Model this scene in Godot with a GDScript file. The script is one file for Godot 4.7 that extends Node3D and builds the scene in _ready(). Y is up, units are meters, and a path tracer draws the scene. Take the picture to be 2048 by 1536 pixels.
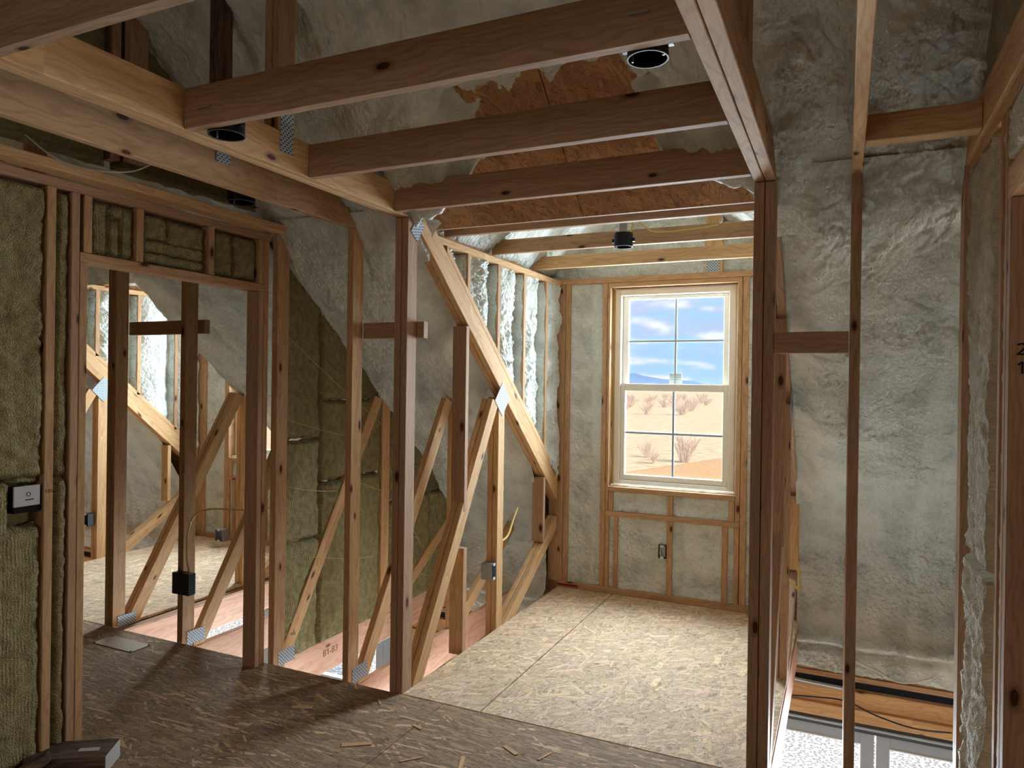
extends Node3D
# An attic floor under construction: plywood-strand floor, roof trusses, two dormers, spray foam and mineral wool.
# x runs along the window wall, -z towards the dormer window, y = 0 is the attic floor.

var M := {}
var rng := RandomNumberGenerator.new()
var nz := FastNoiseLite.new()
var nf := FastNoiseLite.new()
const ZK := -3.065        # room face of the knee posts
const ZW := -5.22         # room face of the window wall
const CEIL := 2.41        # underside of the ceiling joists

func low(z: float) -> float:      # lower edge of a truss's top chord
	return 2.395 + 0.834 * (z + 3.137)

func deck(z: float) -> float:     # underside of the roof boards
	return low(z) + 0.165

# ---------------------------------------------------------------- mesh helpers
class Buf:
	var v := PackedVector3Array()
	var n := PackedVector3Array()
	var t := PackedVector2Array()
	func tri(a: Vector3, b: Vector3, c: Vector3, nn: Vector3, ta: Vector2, tb: Vector2, tc: Vector2) -> void:
		if (b - a).cross(c - a).dot(nn) > 0.0:
			v.append(a); v.append(c); v.append(b)
			t.append(ta); t.append(tc); t.append(tb)
		else:
			v.append(a); v.append(b); v.append(c)
			t.append(ta); t.append(tb); t.append(tc)
		n.append(nn); n.append(nn); n.append(nn)
	func quad(a: Vector3, b: Vector3, c: Vector3, d: Vector3, nn: Vector3, ta: Vector2, tb: Vector2, tc: Vector2, td: Vector2) -> void:
		tri(a, b, c, nn, ta, tb, tc)
		tri(a, c, d, nn, ta, tc, td)
	func mesh() -> ArrayMesh:
		var arr := []
		arr.resize(Mesh.ARRAY_MAX)
		arr[Mesh.ARRAY_VERTEX] = v
		arr[Mesh.ARRAY_NORMAL] = n
		arr[Mesh.ARRAY_TEX_UV] = t
		var m := ArrayMesh.new()
		m.add_surface_from_arrays(Mesh.PRIMITIVE_TRIANGLES, arr)
		return m

func put(called: String, m: Mesh, mat: Material, parent: Node3D) -> MeshInstance3D:
	var o := MeshInstance3D.new()
	o.name = called
	o.mesh = m
	o.material_override = mat
	parent.add_child(o, true)
	return o

var taken := {}
func numbered(called: String) -> String:
	var k: int = taken.get(called, 0)
	taken[called] = k + 1
	return called if k == 0 else "%s_%03d" % [called, k]

func thing(called: String, label: String, category: String, at := Vector3.ZERO, group := "") -> Node3D:
	var o := Node3D.new()
	o.name = numbered(called)
	add_child(o)
	o.position = at
	o.set_meta("label", label)
	o.set_meta("category", category)
	if group:
		o.set_meta("group", group)
	return o

func struct(called: String, label: String, category: String) -> Node3D:
	var o := Node3D.new()
	o.name = called
	add_child(o)
	o.set_meta("label", label)
	o.set_meta("category", category)
	o.set_meta("kind", "structure")
	return o

func add_lumber(s: Buf, a: Vector3, b: Vector3, side: Vector3, w: float, d: float, cut_a := 0.0, cut_b := 0.0, ch := 0.0025) -> void:
	# a board from a to b (centres of its ends), w wide along side, d along the third axis; the ends may be cut aslant
	var ax := (b - a).normalized()
	var sd := (side - ax * side.dot(ax)).normalized()
	var up := ax.cross(sd).normalized()
	var len := a.distance_to(b)
	var hw := w / 2.0
	var hd := d / 2.0
	var ring := [Vector2(-hw + ch, -hd), Vector2(hw - ch, -hd), Vector2(hw, -hd + ch), Vector2(hw, hd - ch), Vector2(hw - ch, hd), Vector2(-hw + ch, hd), Vector2(-hw, hd - ch), Vector2(-hw, -hd + ch)]
	var u0 := rng.randf() * 7.0
	var v0 := rng.randf()
	var per := 0.0
	var pa := []
	var pb := []
	for r in ring:
		var off: Vector3 = sd * r.x + up * r.y
		pa.append(a + off + ax * (cut_a * r.y))
		pb.append(b + off + ax * (cut_b * r.y))
	for i in 8:
		var j := (i + 1) % 8
		var e: Vector2 = ring[j] - ring[i]
		var nn := (sd * e.y - up * e.x).normalized()
		var l := e.length()
		var ta := Vector2(u0, v0 + per / 0.36)
		var tb := Vector2(u0 + len / 2.0, v0 + per / 0.36)
		var tc := Vector2(u0 + len / 2.0, v0 + (per + l) / 0.36)
		var td := Vector2(u0, v0 + (per + l) / 0.36)
		s.quad(pa[i], pb[i], pb[j], pa[j], nn, ta, tb, tc, td)
		per += l
	for q in 2:
		var p: Array = pa if q == 0 else pb
		var nn := -ax if q == 0 else ax
		for i in range(1, 7):
			s.tri(p[0], p[i], p[i + 1], nn, Vector2(u0, v0) + ring[0] * 0.5, Vector2(u0, v0) + ring[i] * 0.5, Vector2(u0, v0) + ring[i + 1] * 0.5)

func lumber(parent: Node3D, called: String, a: Vector3, b: Vector3, side: Vector3, w: float, d: float, mat: Material, cut_a := 0.0, cut_b := 0.0) -> MeshInstance3D:
	var s := Buf.new()
	add_lumber(s, a, b, side, w, d, cut_a, cut_b)
	return put(called, s.mesh(), mat, parent)

func add_board(s: Buf, x0: float, x1: float, y0: float, y1: float, z0: float, z1: float, ch := 0.0025) -> void:
	var lo := Vector3(minf(x0, x1), minf(y0, y1), minf(z0, z1))
	var hi := Vector3(maxf(x0, x1), maxf(y0, y1), maxf(z0, z1))
	var c := (lo + hi) / 2.0
	var e := hi - lo
	ch = minf(ch, minf(e.x, minf(e.y, e.z)) * 0.3)
	if e.x >= e.y and e.x >= e.z:
		add_lumber(s, Vector3(lo.x, c.y, c.z), Vector3(hi.x, c.y, c.z), Vector3.UP, e.y, e.z, 0, 0, ch)
	elif e.y >= e.z:
		add_lumber(s, Vector3(c.x, lo.y, c.z), Vector3(c.x, hi.y, c.z), Vector3.RIGHT, e.x, e.z, 0, 0, ch)
	else:
		add_lumber(s, Vector3(c.x, c.y, lo.z), Vector3(c.x, c.y, hi.z), Vector3.RIGHT, e.x, e.y, 0, 0, ch)

func board(parent: Node3D, called: String, x0: float, x1: float, y0: float, y1: float, z0: float, z1: float, mat: Material) -> MeshInstance3D:
	var s := Buf.new()
	add_board(s, x0, x1, y0, y1, z0, z1)
	return put(called, s.mesh(), mat, parent)

func add_tube(s: Buf, pts: Array, r: float, sides := 6) -> void:
	var prev := []
	var along := 0.0
	for i in pts.size():
		var p: Vector3 = pts[i]
		var d: Vector3 = (pts[mini(i + 1, pts.size() - 1)] - pts[maxi(i - 1, 0)]).normalized()
		var a := d.cross(Vector3.UP if absf(d.y) < 0.9 else Vector3.RIGHT).normalized()
		var b := d.cross(a)
		var ring := []
		for k in sides:
			var w := TAU * k / sides
			ring.append([p + (a * cos(w) + b * sin(w)) * r, a * cos(w) + b * sin(w)])
		if i > 0:
			for k in sides:
				var j := (k + 1) % sides
				var nn: Vector3 = (ring[k][1] + ring[j][1]).normalized()
				s.quad(prev[k][0], ring[k][0], ring[j][0], prev[j][0], nn, Vector2(along, 0), Vector2(along + 0.1, 0), Vector2(along + 0.1, 0.1), Vector2(along, 0.1))
			along += 0.1
		prev = ring

func spline(pts: Array, steps := 6) -> Array:
	var out := []
	for i in pts.size() - 1:
		var p0: Vector3 = pts[maxi(i - 1, 0)]
		var p1: Vector3 = pts[i]
		var p2: Vector3 = pts[i + 1]
		var p3: Vector3 = pts[mini(i + 2, pts.size() - 1)]
		for k in steps:
			out.append(p1.cubic_interpolate(p2, p0, p3, float(k) / steps))
	out.append(pts[-1])
	return out

func tube(parent: Node3D, called: String, pts: Array, r: float, mat: Material, sides := 6) -> MeshInstance3D:
	var s := Buf.new()
	add_tube(s, pts, r, sides)
	return put(called, s.mesh(), mat, parent)

func add_lathe(s: Buf, c: Vector3, prof: Array, sides := 28) -> void:   # prof: (radius, height) pairs about the vertical axis
	for i in prof.size() - 1:
		var a: Vector2 = prof[i]
		var b: Vector2 = prof[i + 1]
		var e := b - a
		var nr := Vector2(e.y, -e.x).normalized()
		for k in sides:
			var w0 := TAU * k / sides
			var w1 := TAU * (k + 1) / sides
			var d0 := Vector3(cos(w0), 0, sin(w0))
			var d1 := Vector3(cos(w1), 0, sin(w1))
			var nn := ((d0 + d1).normalized() * nr.x + Vector3.UP * nr.y).normalized()
			s.quad(c + d0 * a.x + Vector3.UP * a.y, c + d0 * b.x + Vector3.UP * b.y, c + d1 * b.x + Vector3.UP * b.y, c + d1 * a.x + Vector3.UP * a.y, nn, Vector2(0, 0), Vector2(0, 1), Vector2(1, 1), Vector2(1, 0))

func grid(called: String, parent: Node3D, nu: int, nv: int, f: Callable, mat: Material, uv_scale := Vector2.ONE) -> MeshInstance3D:
	# a smooth surface f(u, v) -> Vector3 with u, v in 0..1
	var p := PackedVector3Array()
	var uv := PackedVector2Array()
	p.resize((nu + 1) * (nv + 1))
	uv.resize(p.size())
	for j in nv + 1:
		for i in nu + 1:
			var k := j * (nu + 1) + i
			p[k] = f.call(float(i) / nu, float(j) / nv)
			uv[k] = Vector2(float(i) / nu, float(j) / nv) * uv_scale
	var n := PackedVector3Array()
	n.resize(p.size())
	for j in nv + 1:
		for i in nu + 1:
			var k := j * (nu + 1) + i
			var du := p[j * (nu + 1) + mini(i + 1, nu)] - p[j * (nu + 1) + maxi(i - 1, 0)]
			var dv := p[mini(j + 1, nv) * (nu + 1) + i] - p[maxi(j - 1, 0) * (nu + 1) + i]
			n[k] = du.cross(dv).normalized()
	var idx := PackedInt32Array()
	for j in nv:
		for i in nu:
			var k := j * (nu + 1) + i
			idx.append_array(PackedInt32Array([k, k + nu + 1, k + 1, k + 1, k + nu + 1, k + nu + 2]))
	var arr := []
	arr.resize(Mesh.ARRAY_MAX)
	arr[Mesh.ARRAY_VERTEX] = p
	arr[Mesh.ARRAY_NORMAL] = n
	arr[Mesh.ARRAY_TEX_UV] = uv
	arr[Mesh.ARRAY_INDEX] = idx
	var m := ArrayMesh.new()
	m.add_surface_from_arrays(Mesh.PRIMITIVE_TRIANGLES, arr)
	return put(called, m, mat, parent)

func lump(p: Vector3, amount := 1.0) -> float:   # the lumps of sprayed foam, in metres
	var big := nz.get_noise_3dv(p * 4.0)
	var mid := nz.get_noise_3dv(p * 14.0 + Vector3(7, 3, 1))
	var mask := smoothstep(-0.25, 0.35, nz.get_noise_3dv(p * 2.6 + Vector3(31, 5, 9)))
	var fine := nf.get_noise_3dv(p * 40.0)
	return amount * (0.016 * big + 0.009 * mid * mask + (0.002 + 0.0085 * mask) * fine)

func batt(parent: Node3D, called: String, o: Vector3, ex: Vector3, ey: Vector3, n: Vector3, mat: Material, bulge := 0.012, top: Variant = null, step := 0.022, rough := 1.0) -> MeshInstance3D:
	# a mineral wool slab: face o + u*ex + v*ey standing out along n, its edges rolling back; top(u) shortens it under a slope
	var sx := rng.randf() * 50.0
	var lx := ex.length()
	var ly := ey.length()
	var nu := clampi(int(lx / step), 6, 90)
	var nv := clampi(int(ly / step), 6, 130)
	var f := func(u: float, v: float) -> Vector3:
		var cut: float = top.call(u) if top != null else 1.0
		var vv := v * cut
		var edge := minf(minf(u, 1.0 - u) * lx, minf(v, 1.0 - v) * ly * maxf(cut, 0.05))
		var roll := clampf(edge / 0.014, 0.0, 1.0)
		var q := o + ex * u + ey * vv + Vector3(sx, 0, 0)
		var h := bulge * sqrt(roll * (2.0 - roll)) - 0.035 * (1.0 - roll) * (1.0 - roll)
		h += rough * (0.007 * nz.get_noise_3dv(q * 9.0) + 0.006 * nf.get_noise_3dv(q * 30.0) + 0.010 * nz.get_noise_3dv(q * 3.5))
		var wob := (1.0 - roll) * 0.012
		return o + ex * u + ey * vv + n * h + ex.normalized() * (wob * nz.get_noise_3dv(q * 16.0)) + ey.normalized() * (wob * nz.get_noise_3dv(q * 16.0 + Vector3(9, 9, 9)))
	return grid(called, parent, nu, nv, f, mat, Vector2(lx / 0.6, ly / 0.6))

func plate(parent: Node3D, c: Vector3, ex: Vector3, ey: Vector3, w: float, h: float, n: Vector3) -> MeshInstance3D:
	# a toothed truss plate
	var s := Buf.new()
	var a := ex.normalized() * w / 2.0
	var b := ey.normalized() * h / 2.0
	var d := n.normalized() * 0.0015
	var q := [c - a - b, c + a - b, c + a + b, c - a + b]
	s.quad(q[0] + d, q[1] + d, q[2] + d, q[3] + d, n.normalized(), Vector2(0, 0), Vector2(w / 0.08, 0), Vector2(w / 0.08, h / 0.08), Vector2(0, h / 0.08))
	for i in 4:
		var j := (i + 1) % 4
		var e: Vector3 = q[j] - q[i]
		s.quad(q[i] - d, q[j] - d, q[j] + d, q[i] + d, e.cross(n).normalized(), Vector2.ZERO, Vector2.ZERO, Vector2.ZERO, Vector2.ZERO)
	return put("nail_plate", s.mesh(), M.plate, parent)

func lettering(parent: Node3D, called: String, text: String, at: Vector3, right: Vector3, up: Vector3, height: float, mat: Material) -> void:
	var tm := TextMesh.new()
	tm.text = text
	tm.font_size = 32
	tm.pixel_size = height / 24.0
	tm.depth = 0.0006
	var o := put(called, tm, mat, parent)
	var x := right.normalized()
	var z := x.cross(up).normalized()
	o.transform = Transform3D(Basis(x, z.cross(x), z), at)

# ---------------------------------------------------------------- materials
func lum(c: Color, k: float) -> Color:
	return Color(clampf(c.r * k, 0, 1), clampf(c.g * k, 0, 1), clampf(c.b * k, 0, 1))

func wood_image(light: Color, dark: Color, knot: Color, s: int, rings := 26.0, knots := 5) -> ImageTexture:
	# 2 m along x, 0.36 m across y
	var w := 1024
	var h := 256
	var n := FastNoiseLite.new()
	n.seed = s
	n.frequency = 1.0
	n.fractal_octaves = 3
	var r := RandomNumberGenerator.new()
	r.seed = s * 13 + 5
	var ks := []
	for i in knots:
		ks.append(Vector3(r.randf() * w, r.randf() * h, r.randf_range(3.0, 6.5)))
	var d := PackedByteArray()
	d.resize(w * h * 3)
	var k := 0
	for y in h:
		for x in w:
			# cylinder mapping in x and in y keeps the picture seamless enough at the joins
			var fx := x / float(w)
			var fy := y / float(h)
			var warp := n.get_noise_2d(fx * 5.0, fy * 3.0)
			var yy := fy
			var kn := 0.0
			for q in ks:
				var dx: float = absf(x - q.x)
				var dy: float = y - q.y
				if dx < 60.0 and absf(dy) < 40.0:
					var rr := sqrt(dx * dx * 0.35 + dy * dy)
					yy += 0.03 * signf(dy) * exp(-rr / 14.0)
					kn = maxf(kn, smoothstep(q.z + 1.5, q.z - 1.0, rr) + 0.35 * smoothstep(q.z * 2.6, q.z, rr))
			var ring := 0.5 + 0.5 * sin((yy * rings + warp * 3.2) * TAU * 0.5)
			ring = pow(ring, 3.0)
			var fib := n.get_noise_2d(fx * 9.0 + 40.0, fy * 120.0)
			var tone := n.get_noise_2d(fx * 2.0 + 90.0, fy * 5.0)
			var m := clampf(0.38 + 0.32 * ring + 0.38 * fib + 0.35 * tone, 0.0, 1.0)
			var c := light.lerp(dark, m).lerp(knot, clampf(kn, 0.0, 0.92))
			d[k] = int(clampf(c.r, 0, 1) * 255.0)
			d[k + 1] = int(clampf(c.g, 0, 1) * 255.0)
			d[k + 2] = int(clampf(c.b, 0, 1) * 255.0)
			k += 3
	return ImageTexture.create_from_image(Image.create_from_data(w, h, false, Image.FORMAT_RGB8, d))

func noise_tex(freq: float, octaves: int, kind: int, s: int, size := 512, ramp: Gradient = null) -> NoiseTexture2D:
	var n := FastNoiseLite.new()
	n.noise_type = kind
	n.frequency = freq
	n.fractal_octaves = octaves
	n.seed = s
	var t := NoiseTexture2D.new()
	t.width = size
	t.height = size
	t.seamless = true
	t.noise = n
	if ramp:
		t.color_ramp = ramp
	return t

func std(color: Color, rough := 0.8, metal := 0.0, tex: Texture2D = null) -> StandardMaterial3D:
	var m := StandardMaterial3D.new()
	m.albedo_color = color
	m.roughness = rough
	m.metallic = metal
	m.metallic_specular = 0.35
	if tex:
		m.albedo_texture = tex
	return m

func osb_images(s: int, bias: float, light: Color, lmin := 34.0, lmax := 112.0, wmin := 8.0, wmax := 24.0, spread := 0.07, pale := 0.05, gain := 1.08, mean := 0.0) -> Array:
	# pressed strands: [colour, relief]; 2.44 m a side
	var size := 2048
	var r := RandomNumberGenerator.new()
	r.seed = s
	var im := Image.create(size, size, false, Image.FORMAT_RGBA8)
	im.fill(lum(light, 0.78))
	var hi := Image.create(size, size, false, Image.FORMAT_RGBA8)
	hi.fill(Color(0.2, 0.2, 0.2))
	var fib := FastNoiseLite.new()
	fib.seed = s
	fib.frequency = 1.0
	var stamps := []
	var kinds := 150
	for i in kinds:
		var ln := r.randf_range(lmin, lmax)
		var wd := r.randf_range(wmin, wmax) * (0.55 if r.randf() < 0.45 else 1.0)
		var ang := r.randfn(mean, bias)
		var ca := cos(ang)
		var sa := sin(ang)
		var bw := int(absf(ca) * ln + absf(sa) * wd) + 3
		var bh := int(absf(sa) * ln + absf(ca) * wd) + 3
		var a := Image.create(bw, bh, false, Image.FORMAT_RGBA8)
		var b := Image.create(bw, bh, false, Image.FORMAT_RGBA8)
		var k := r.randf_range(1.0 - spread * 1.4, 1.0 + spread * 0.5)
		if r.randf() < pale:
			k = gain * r.randf_range(0.97, 1.04)
		var tint := Color(light.r * k, light.g * k * r.randf_range(0.975, 1.015), light.b * k * r.randf_range(0.95, 1.04))
		var lev := r.randf_range(0.3, 1.0)
		var skew := r.randf_range(-0.5, 0.5)
		for y in bh:
			for x in bw:
				var px := x - bw / 2.0
				var py := y - bh / 2.0
				var u := px * ca + py * sa
				var v := -px * sa + py * ca
				var end := ln / 2.0 + skew * v + 2.5 * sin(v * 0.7 + i)
				if absf(u) < end and absf(v) < wd / 2.0 + 0.8 * sin(u * 0.11 + i):
					var g := 1.0 + 0.13 * fib.get_noise_2d(u * 0.02 + i * 9.0, v * 0.9)
					var rim := wd / 2.0 - absf(v)
					if rim < 1.0 or end - absf(u) < 1.0:
						g *= 0.84
					a.set_pixel(x, y, Color(minf(tint.r * g, 1.0), minf(tint.g * g, 1.0), minf(tint.b * g, 1.0), 1.0))
					b.set_pixel(x, y, Color(lev, lev, lev, 1.0))
		stamps.append([a, b])
	for i in 9500:
		var q: Array = stamps[r.randi() % kinds]
		var at := Vector2i(r.randi_range(-60, size - 20), r.randi_range(-60, size - 20))
		var sz: Vector2i = q[0].get_size()
		im.blend_rect(q[0], Rect2i(Vector2i.ZERO, sz), at)
		hi.blend_rect(q[1], Rect2i(Vector2i.ZERO, sz), at)
	# thin dark chinks between the strands
	var chinks := []
	for i in 40:
		var ln2 := r.randf_range(6.0, 34.0)
		var ang2 := r.randfn(mean, bias * 1.1)
		var cw := int(absf(cos(ang2)) * ln2) + 4
		var chh := int(absf(sin(ang2)) * ln2) + 4
		var c := Image.create(cw, chh, false, Image.FORMAT_RGBA8)
		for k in int(ln2 * 2.0):
			var q := (k / (ln2 * 2.0) - 0.5) * ln2
			var px := int(cw / 2.0 + cos(ang2) * q)
			var py := int(chh / 2.0 + sin(ang2) * q + sin(q * 0.3 + i))
			if px >= 0 and py >= 0 and px < cw and py < chh:
				c.set_pixel(px, py, Color(light.r * 0.36, light.g * 0.30, light.b * 0.24, 0.75))
				if py + 1 < chh and i % 3 == 0:
					c.set_pixel(px, py + 1, Color(light.r * 0.36, light.g * 0.30, light.b * 0.24, 0.6))
		chinks.append(c)
	for i in 8000:
		var c2: Image = chinks[r.randi() % 40]
		im.blend_rect(c2, Rect2i(Vector2i.ZERO, c2.get_size()), Vector2i(r.randi_range(-10, size - 5), r.randi_range(-10, size - 5)))
	im.convert(Image.FORMAT_RGB8)
	hi.convert(Image.FORMAT_L8)
	return [ImageTexture.create_from_image(im), ImageTexture.create_from_image(hi)]

func wool_images(s: int, ribs: float, a := Color(0.67, 0.63, 0.47), b := Color(0.47, 0.43, 0.29)) -> Array:
	# 0.6 m a side: [colour, relief]
	var w := 512
	var n := FastNoiseLite.new()
	n.seed = s
	n.frequency = 1.0
	n.fractal_octaves = 4
	var c := PackedByteArray()
	var h := PackedByteArray()
	c.resize(w * w * 3)
	h.resize(w * w)
	var k := 0
	for y in w:
		for x in w:
			var fx := x / float(w)
			var fy := y / float(w)
			var rib := 0.5 + 0.5 * sin(fx * TAU * 44.0 + 0.9 * n.get_noise_2d(fx * 14.0, fy * 10.0))
			var fine := n.get_noise_2d(fx * 90.0, fy * 70.0)
			var tone := n.get_noise_2d(fx * 12.0 + 30.0, fy * 9.0)
			var keep := smoothstep(-0.35, 0.2, n.get_noise_2d(fx * 6.0 + 70.0, fy * 5.0)) * ribs
			var m := clampf(0.42 + 0.55 * fine + 0.5 * tone + 0.22 * keep * (0.5 - rib), 0.0, 1.0)
			var q := a.lerp(b, m)
			c[k * 3] = int(q.r * 255.0)
			c[k * 3 + 1] = int(q.g * 255.0)
			c[k * 3 + 2] = int(q.b * 255.0)
			h[k] = int(clampf(0.45 + 0.4 * keep * (rib - 0.5) + 0.5 * fine, 0.0, 1.0) * 255.0)
			k += 1
	return [ImageTexture.create_from_image(Image.create_from_data(w, w, false, Image.FORMAT_RGB8, c)), ImageTexture.create_from_image(Image.create_from_data(w, w, false, Image.FORMAT_L8, h))]

func relief(m: StandardMaterial3D, t: Texture2D, cm: float) -> void:
	m.heightmap_enabled = true
	m.heightmap_texture = t
	m.heightmap_scale = cm

func make_materials() -> void:
	M.pine = std(Color.WHITE, 0.72, 0.0, wood_image(Color(0.86, 0.715, 0.53), Color(0.71, 0.535, 0.365), Color(0.30, 0.17, 0.10), 3))
	M.pine2 = std(Color.WHITE, 0.72, 0.0, wood_image(Color(0.80, 0.655, 0.495), Color(0.63, 0.475, 0.345), Color(0.27, 0.15, 0.09), 11, 18.0, 6))
	M.fir = std(Color.WHITE, 0.72, 0.0, wood_image(Color(0.77, 0.635, 0.51), Color(0.60, 0.465, 0.37), Color(0.25, 0.13, 0.08), 23, 34.0, 4))
	M.lvl = std(Color.WHITE, 0.7, 0.0, wood_image(Color(0.87, 0.71, 0.60), Color(0.76, 0.57, 0.465), Color(0.36, 0.20, 0.15), 31, 8.0, 3))
	M.oldwood = std(Color.WHITE, 0.85, 0.0, wood_image(Color(0.50, 0.42, 0.36), Color(0.22, 0.17, 0.14), Color(0.12, 0.09, 0.07), 41, 12.0, 3))
	var o1 := osb_images(5, 0.30, Color(0.66, 0.545, 0.43), 44.0, 170.0, 5.0, 20.0, 0.13, 0.10, 1.27)
	var o2 := osb_images(9, 0.62, Color(0.88, 0.765, 0.635), 40.0, 125.0, 10.0, 32.0, 0.09, 0.06, 1.07, -1.05)
	M.osb = std(Color.WHITE, 0.8, 0.0, o1[0])
	relief(M.osb, o1[1], 0.05)
	M.osb.uv1_triplanar = true
	M.osb.uv1_world_triplanar = true
	M.osb.uv1_triplanar_sharpness = 12.0
	M.osb.uv1_scale = Vector3.ONE / 2.44
	M.osb_new = std(Color.WHITE, 0.8, 0.0, o2[0])
	relief(M.osb_new, o2[1], 0.04)
	M.osb_new.uv1_triplanar = true
	M.osb_new.uv1_world_triplanar = true
	M.osb_new.uv1_triplanar_sharpness = 12.0
	M.osb_new.uv1_scale = Vector3.ONE / 2.44
	M.osb_roof = std(Color(0.82, 0.71, 0.62), 0.7, 0.0, o2[0])
	relief(M.osb_roof, o2[1], 0.10)
	M.osb_roof.uv1_triplanar = true
	M.osb_roof.uv1_world_triplanar = true
	M.osb_roof.uv1_triplanar_sharpness = 12.0
	M.osb_roof.uv1_scale = Vector3.ONE / 2.44
	var gr := Gradient.new()
	gr.colors = PackedColorArray([Color(0.74, 0.755, 0.725), Color(0.83, 0.845, 0.81), Color(0.88, 0.89, 0.86)])
	gr.offsets = PackedFloat32Array([0.2, 0.5, 0.85])
	M.foam = std(Color.WHITE, 0.85, 0.0, noise_tex(0.006, 4, FastNoiseLite.TYPE_SIMPLEX_SMOOTH, 4, 512, gr))
	M.foam.metallic_specular = 0.3
	M.foam.uv1_triplanar = true
	M.foam.uv1_world_triplanar = true
	M.foam.uv1_scale = Vector3(1.4, 1.4, 1.4)
	var fb := noise_tex(0.035, 3, FastNoiseLite.TYPE_SIMPLEX_SMOOTH, 8)
	(fb.noise as FastNoiseLite).domain_warp_enabled = true
	(fb.noise as FastNoiseLite).domain_warp_amplitude = 14.0
	(fb.noise as FastNoiseLite).domain_warp_frequency = 0.03
	relief(M.foam, fb, 1.5)
	var w1 := wool_images(2, 1.0)
	var w2 := wool_images(6, 0.15)
	M.wool_rib = std(Color.WHITE, 0.95, 0.0, w1[0])
	relief(M.wool_rib, w1[1], 0.9)
	M.wool = std(Color.WHITE, 0.95, 0.0, w2[0])
	relief(M.wool, w2[1], 1.0)
	var w3 := wool_images(8, 0.1, Color(0.86, 0.83, 0.76), Color(0.70, 0.67, 0.58))
	M.wool_pale = std(Color.WHITE, 0.95, 0.0, w3[0])
	relief(M.wool_pale, w3[1], 0.6)
	# toothed plate: rows of slots
	var im := Image.create(64, 64, false, Image.FORMAT_RGB8)
	im.fill(Color(0.72, 0.76, 0.80))
	for j in 8:
		for i in 4:
			im.fill_rect(Rect2i(i * 16 + (8 if j % 2 else 0), j * 8 + 1, 8, 4), Color(0.20, 0.22, 0.25))
	M.plate = std(Color.WHITE, 0.6, 0.1, ImageTexture.create_from_image(im))
	M.steel = std(Color(0.62, 0.63, 0.64), 0.42, 0.7)
	M.sheet = std(Color(0.70, 0.68, 0.64), 0.4, 0.75)
	M.black = std(Color(0.035, 0.037, 0.045), 0.35)
	M.dark = std(Color(0.06, 0.055, 0.05), 0.9)
	M.bluedark = std(Color(0.10, 0.14, 0.21), 0.5)
	M.white = std(Color(0.86, 0.86, 0.85), 0.45)
	M.vinyl = std(Color(0.90, 0.88, 0.83), 0.4)
	M.greyvinyl = std(Color(0.64, 0.68, 0.72), 0.45)
	M.bronze = std(Color(0.30, 0.31, 0.33), 0.5)
	M.caulk = std(Color(0.93, 0.92, 0.86), 0.8)
	M.ink = std(Color(0.16, 0.12, 0.10), 0.8)
	M.fadedink = std(Color(0.44, 0.40, 0.36), 0.8)
	M.brownink = std(Color(0.52, 0.34, 0.24), 0.8)
	M.red = std(Color(0.55, 0.12, 0.14), 0.7)
	M.romex = std(Color(0.83, 0.72, 0.42), 0.5)
	M.whitewire = std(Color(0.80, 0.78, 0.72), 0.5)
	M.darkwire = std(Color(0.16, 0.13, 0.13), 0.5)
	M.twine = std(Color(0.76, 0.68, 0.47), 0.8)
	M.paper = std(Color(0.74, 0.73, 0.74), 0.8)
	M.sticker = std(Color(0.80, 0.86, 0.86), 0.7)
	M.glass = std(Color(1, 1, 1, 0.04), 0.02)
	M.glass.transparency = BaseMaterial3D.TRANSPARENCY_ALPHA
	M.concrete = std(Color(0.80, 0.79, 0.76), 0.8, 0.0, noise_tex(0.02, 4, FastNoiseLite.TYPE_SIMPLEX, 3, 256))
	M.housewrap = std(Color(0.80, 0.79, 0.76), 0.8)
	var gg := Gradient.new()
	gg.colors = PackedColorArray([Color(0.74, 0.63, 0.48), Color(0.84, 0.74, 0.58), Color(0.89, 0.81, 0.67)])
	gg.offsets = PackedFloat32Array([0.2, 0.5, 0.8])
	M.field = std(Color.WHITE, 0.95, 0.0, noise_tex(0.02, 5, FastNoiseLite.TYPE_SIMPLEX, 12, 1024, gg))
	M.field.uv1_triplanar = true
	M.field.uv1_world_triplanar = true
	M.field.uv1_scale = Vector3(0.035, 0.035, 0.12)
	M.dirt = std(Color(0.96, 0.86, 0.74), 0.95, 0.0, noise_tex(0.05, 5, FastNoiseLite.TYPE_SIMPLEX, 15, 512, gg))
	M.dirt.uv1_triplanar = true
	M.dirt.uv1_scale = Vector3(0.3, 0.3, 0.3)
	var gv := Gradient.new()
	gv.colors = PackedColorArray([Color(0.35, 0.33, 0.31), Color(0.78, 0.75, 0.71), Color(0.93, 0.91, 0.88)])
	gv.offsets = PackedFloat32Array([0.25, 0.5, 0.75])
	M.gravel = std(Color.WHITE, 0.95, 0.0, noise_tex(0.06, 3, FastNoiseLite.TYPE_CELLULAR, 17, 512, gv))
	M.gravel.uv1_triplanar = true
	M.gravel.uv1_scale = Vector3(0.7, 0.7, 0.7)
	M.shrub = std(Color(0.84, 0.75, 0.69), 0.9)
	M.hazy_hill = std(Color(0.30, 0.46, 0.66), 1.0)  # blue of the distance haze put into the hills as colour

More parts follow.
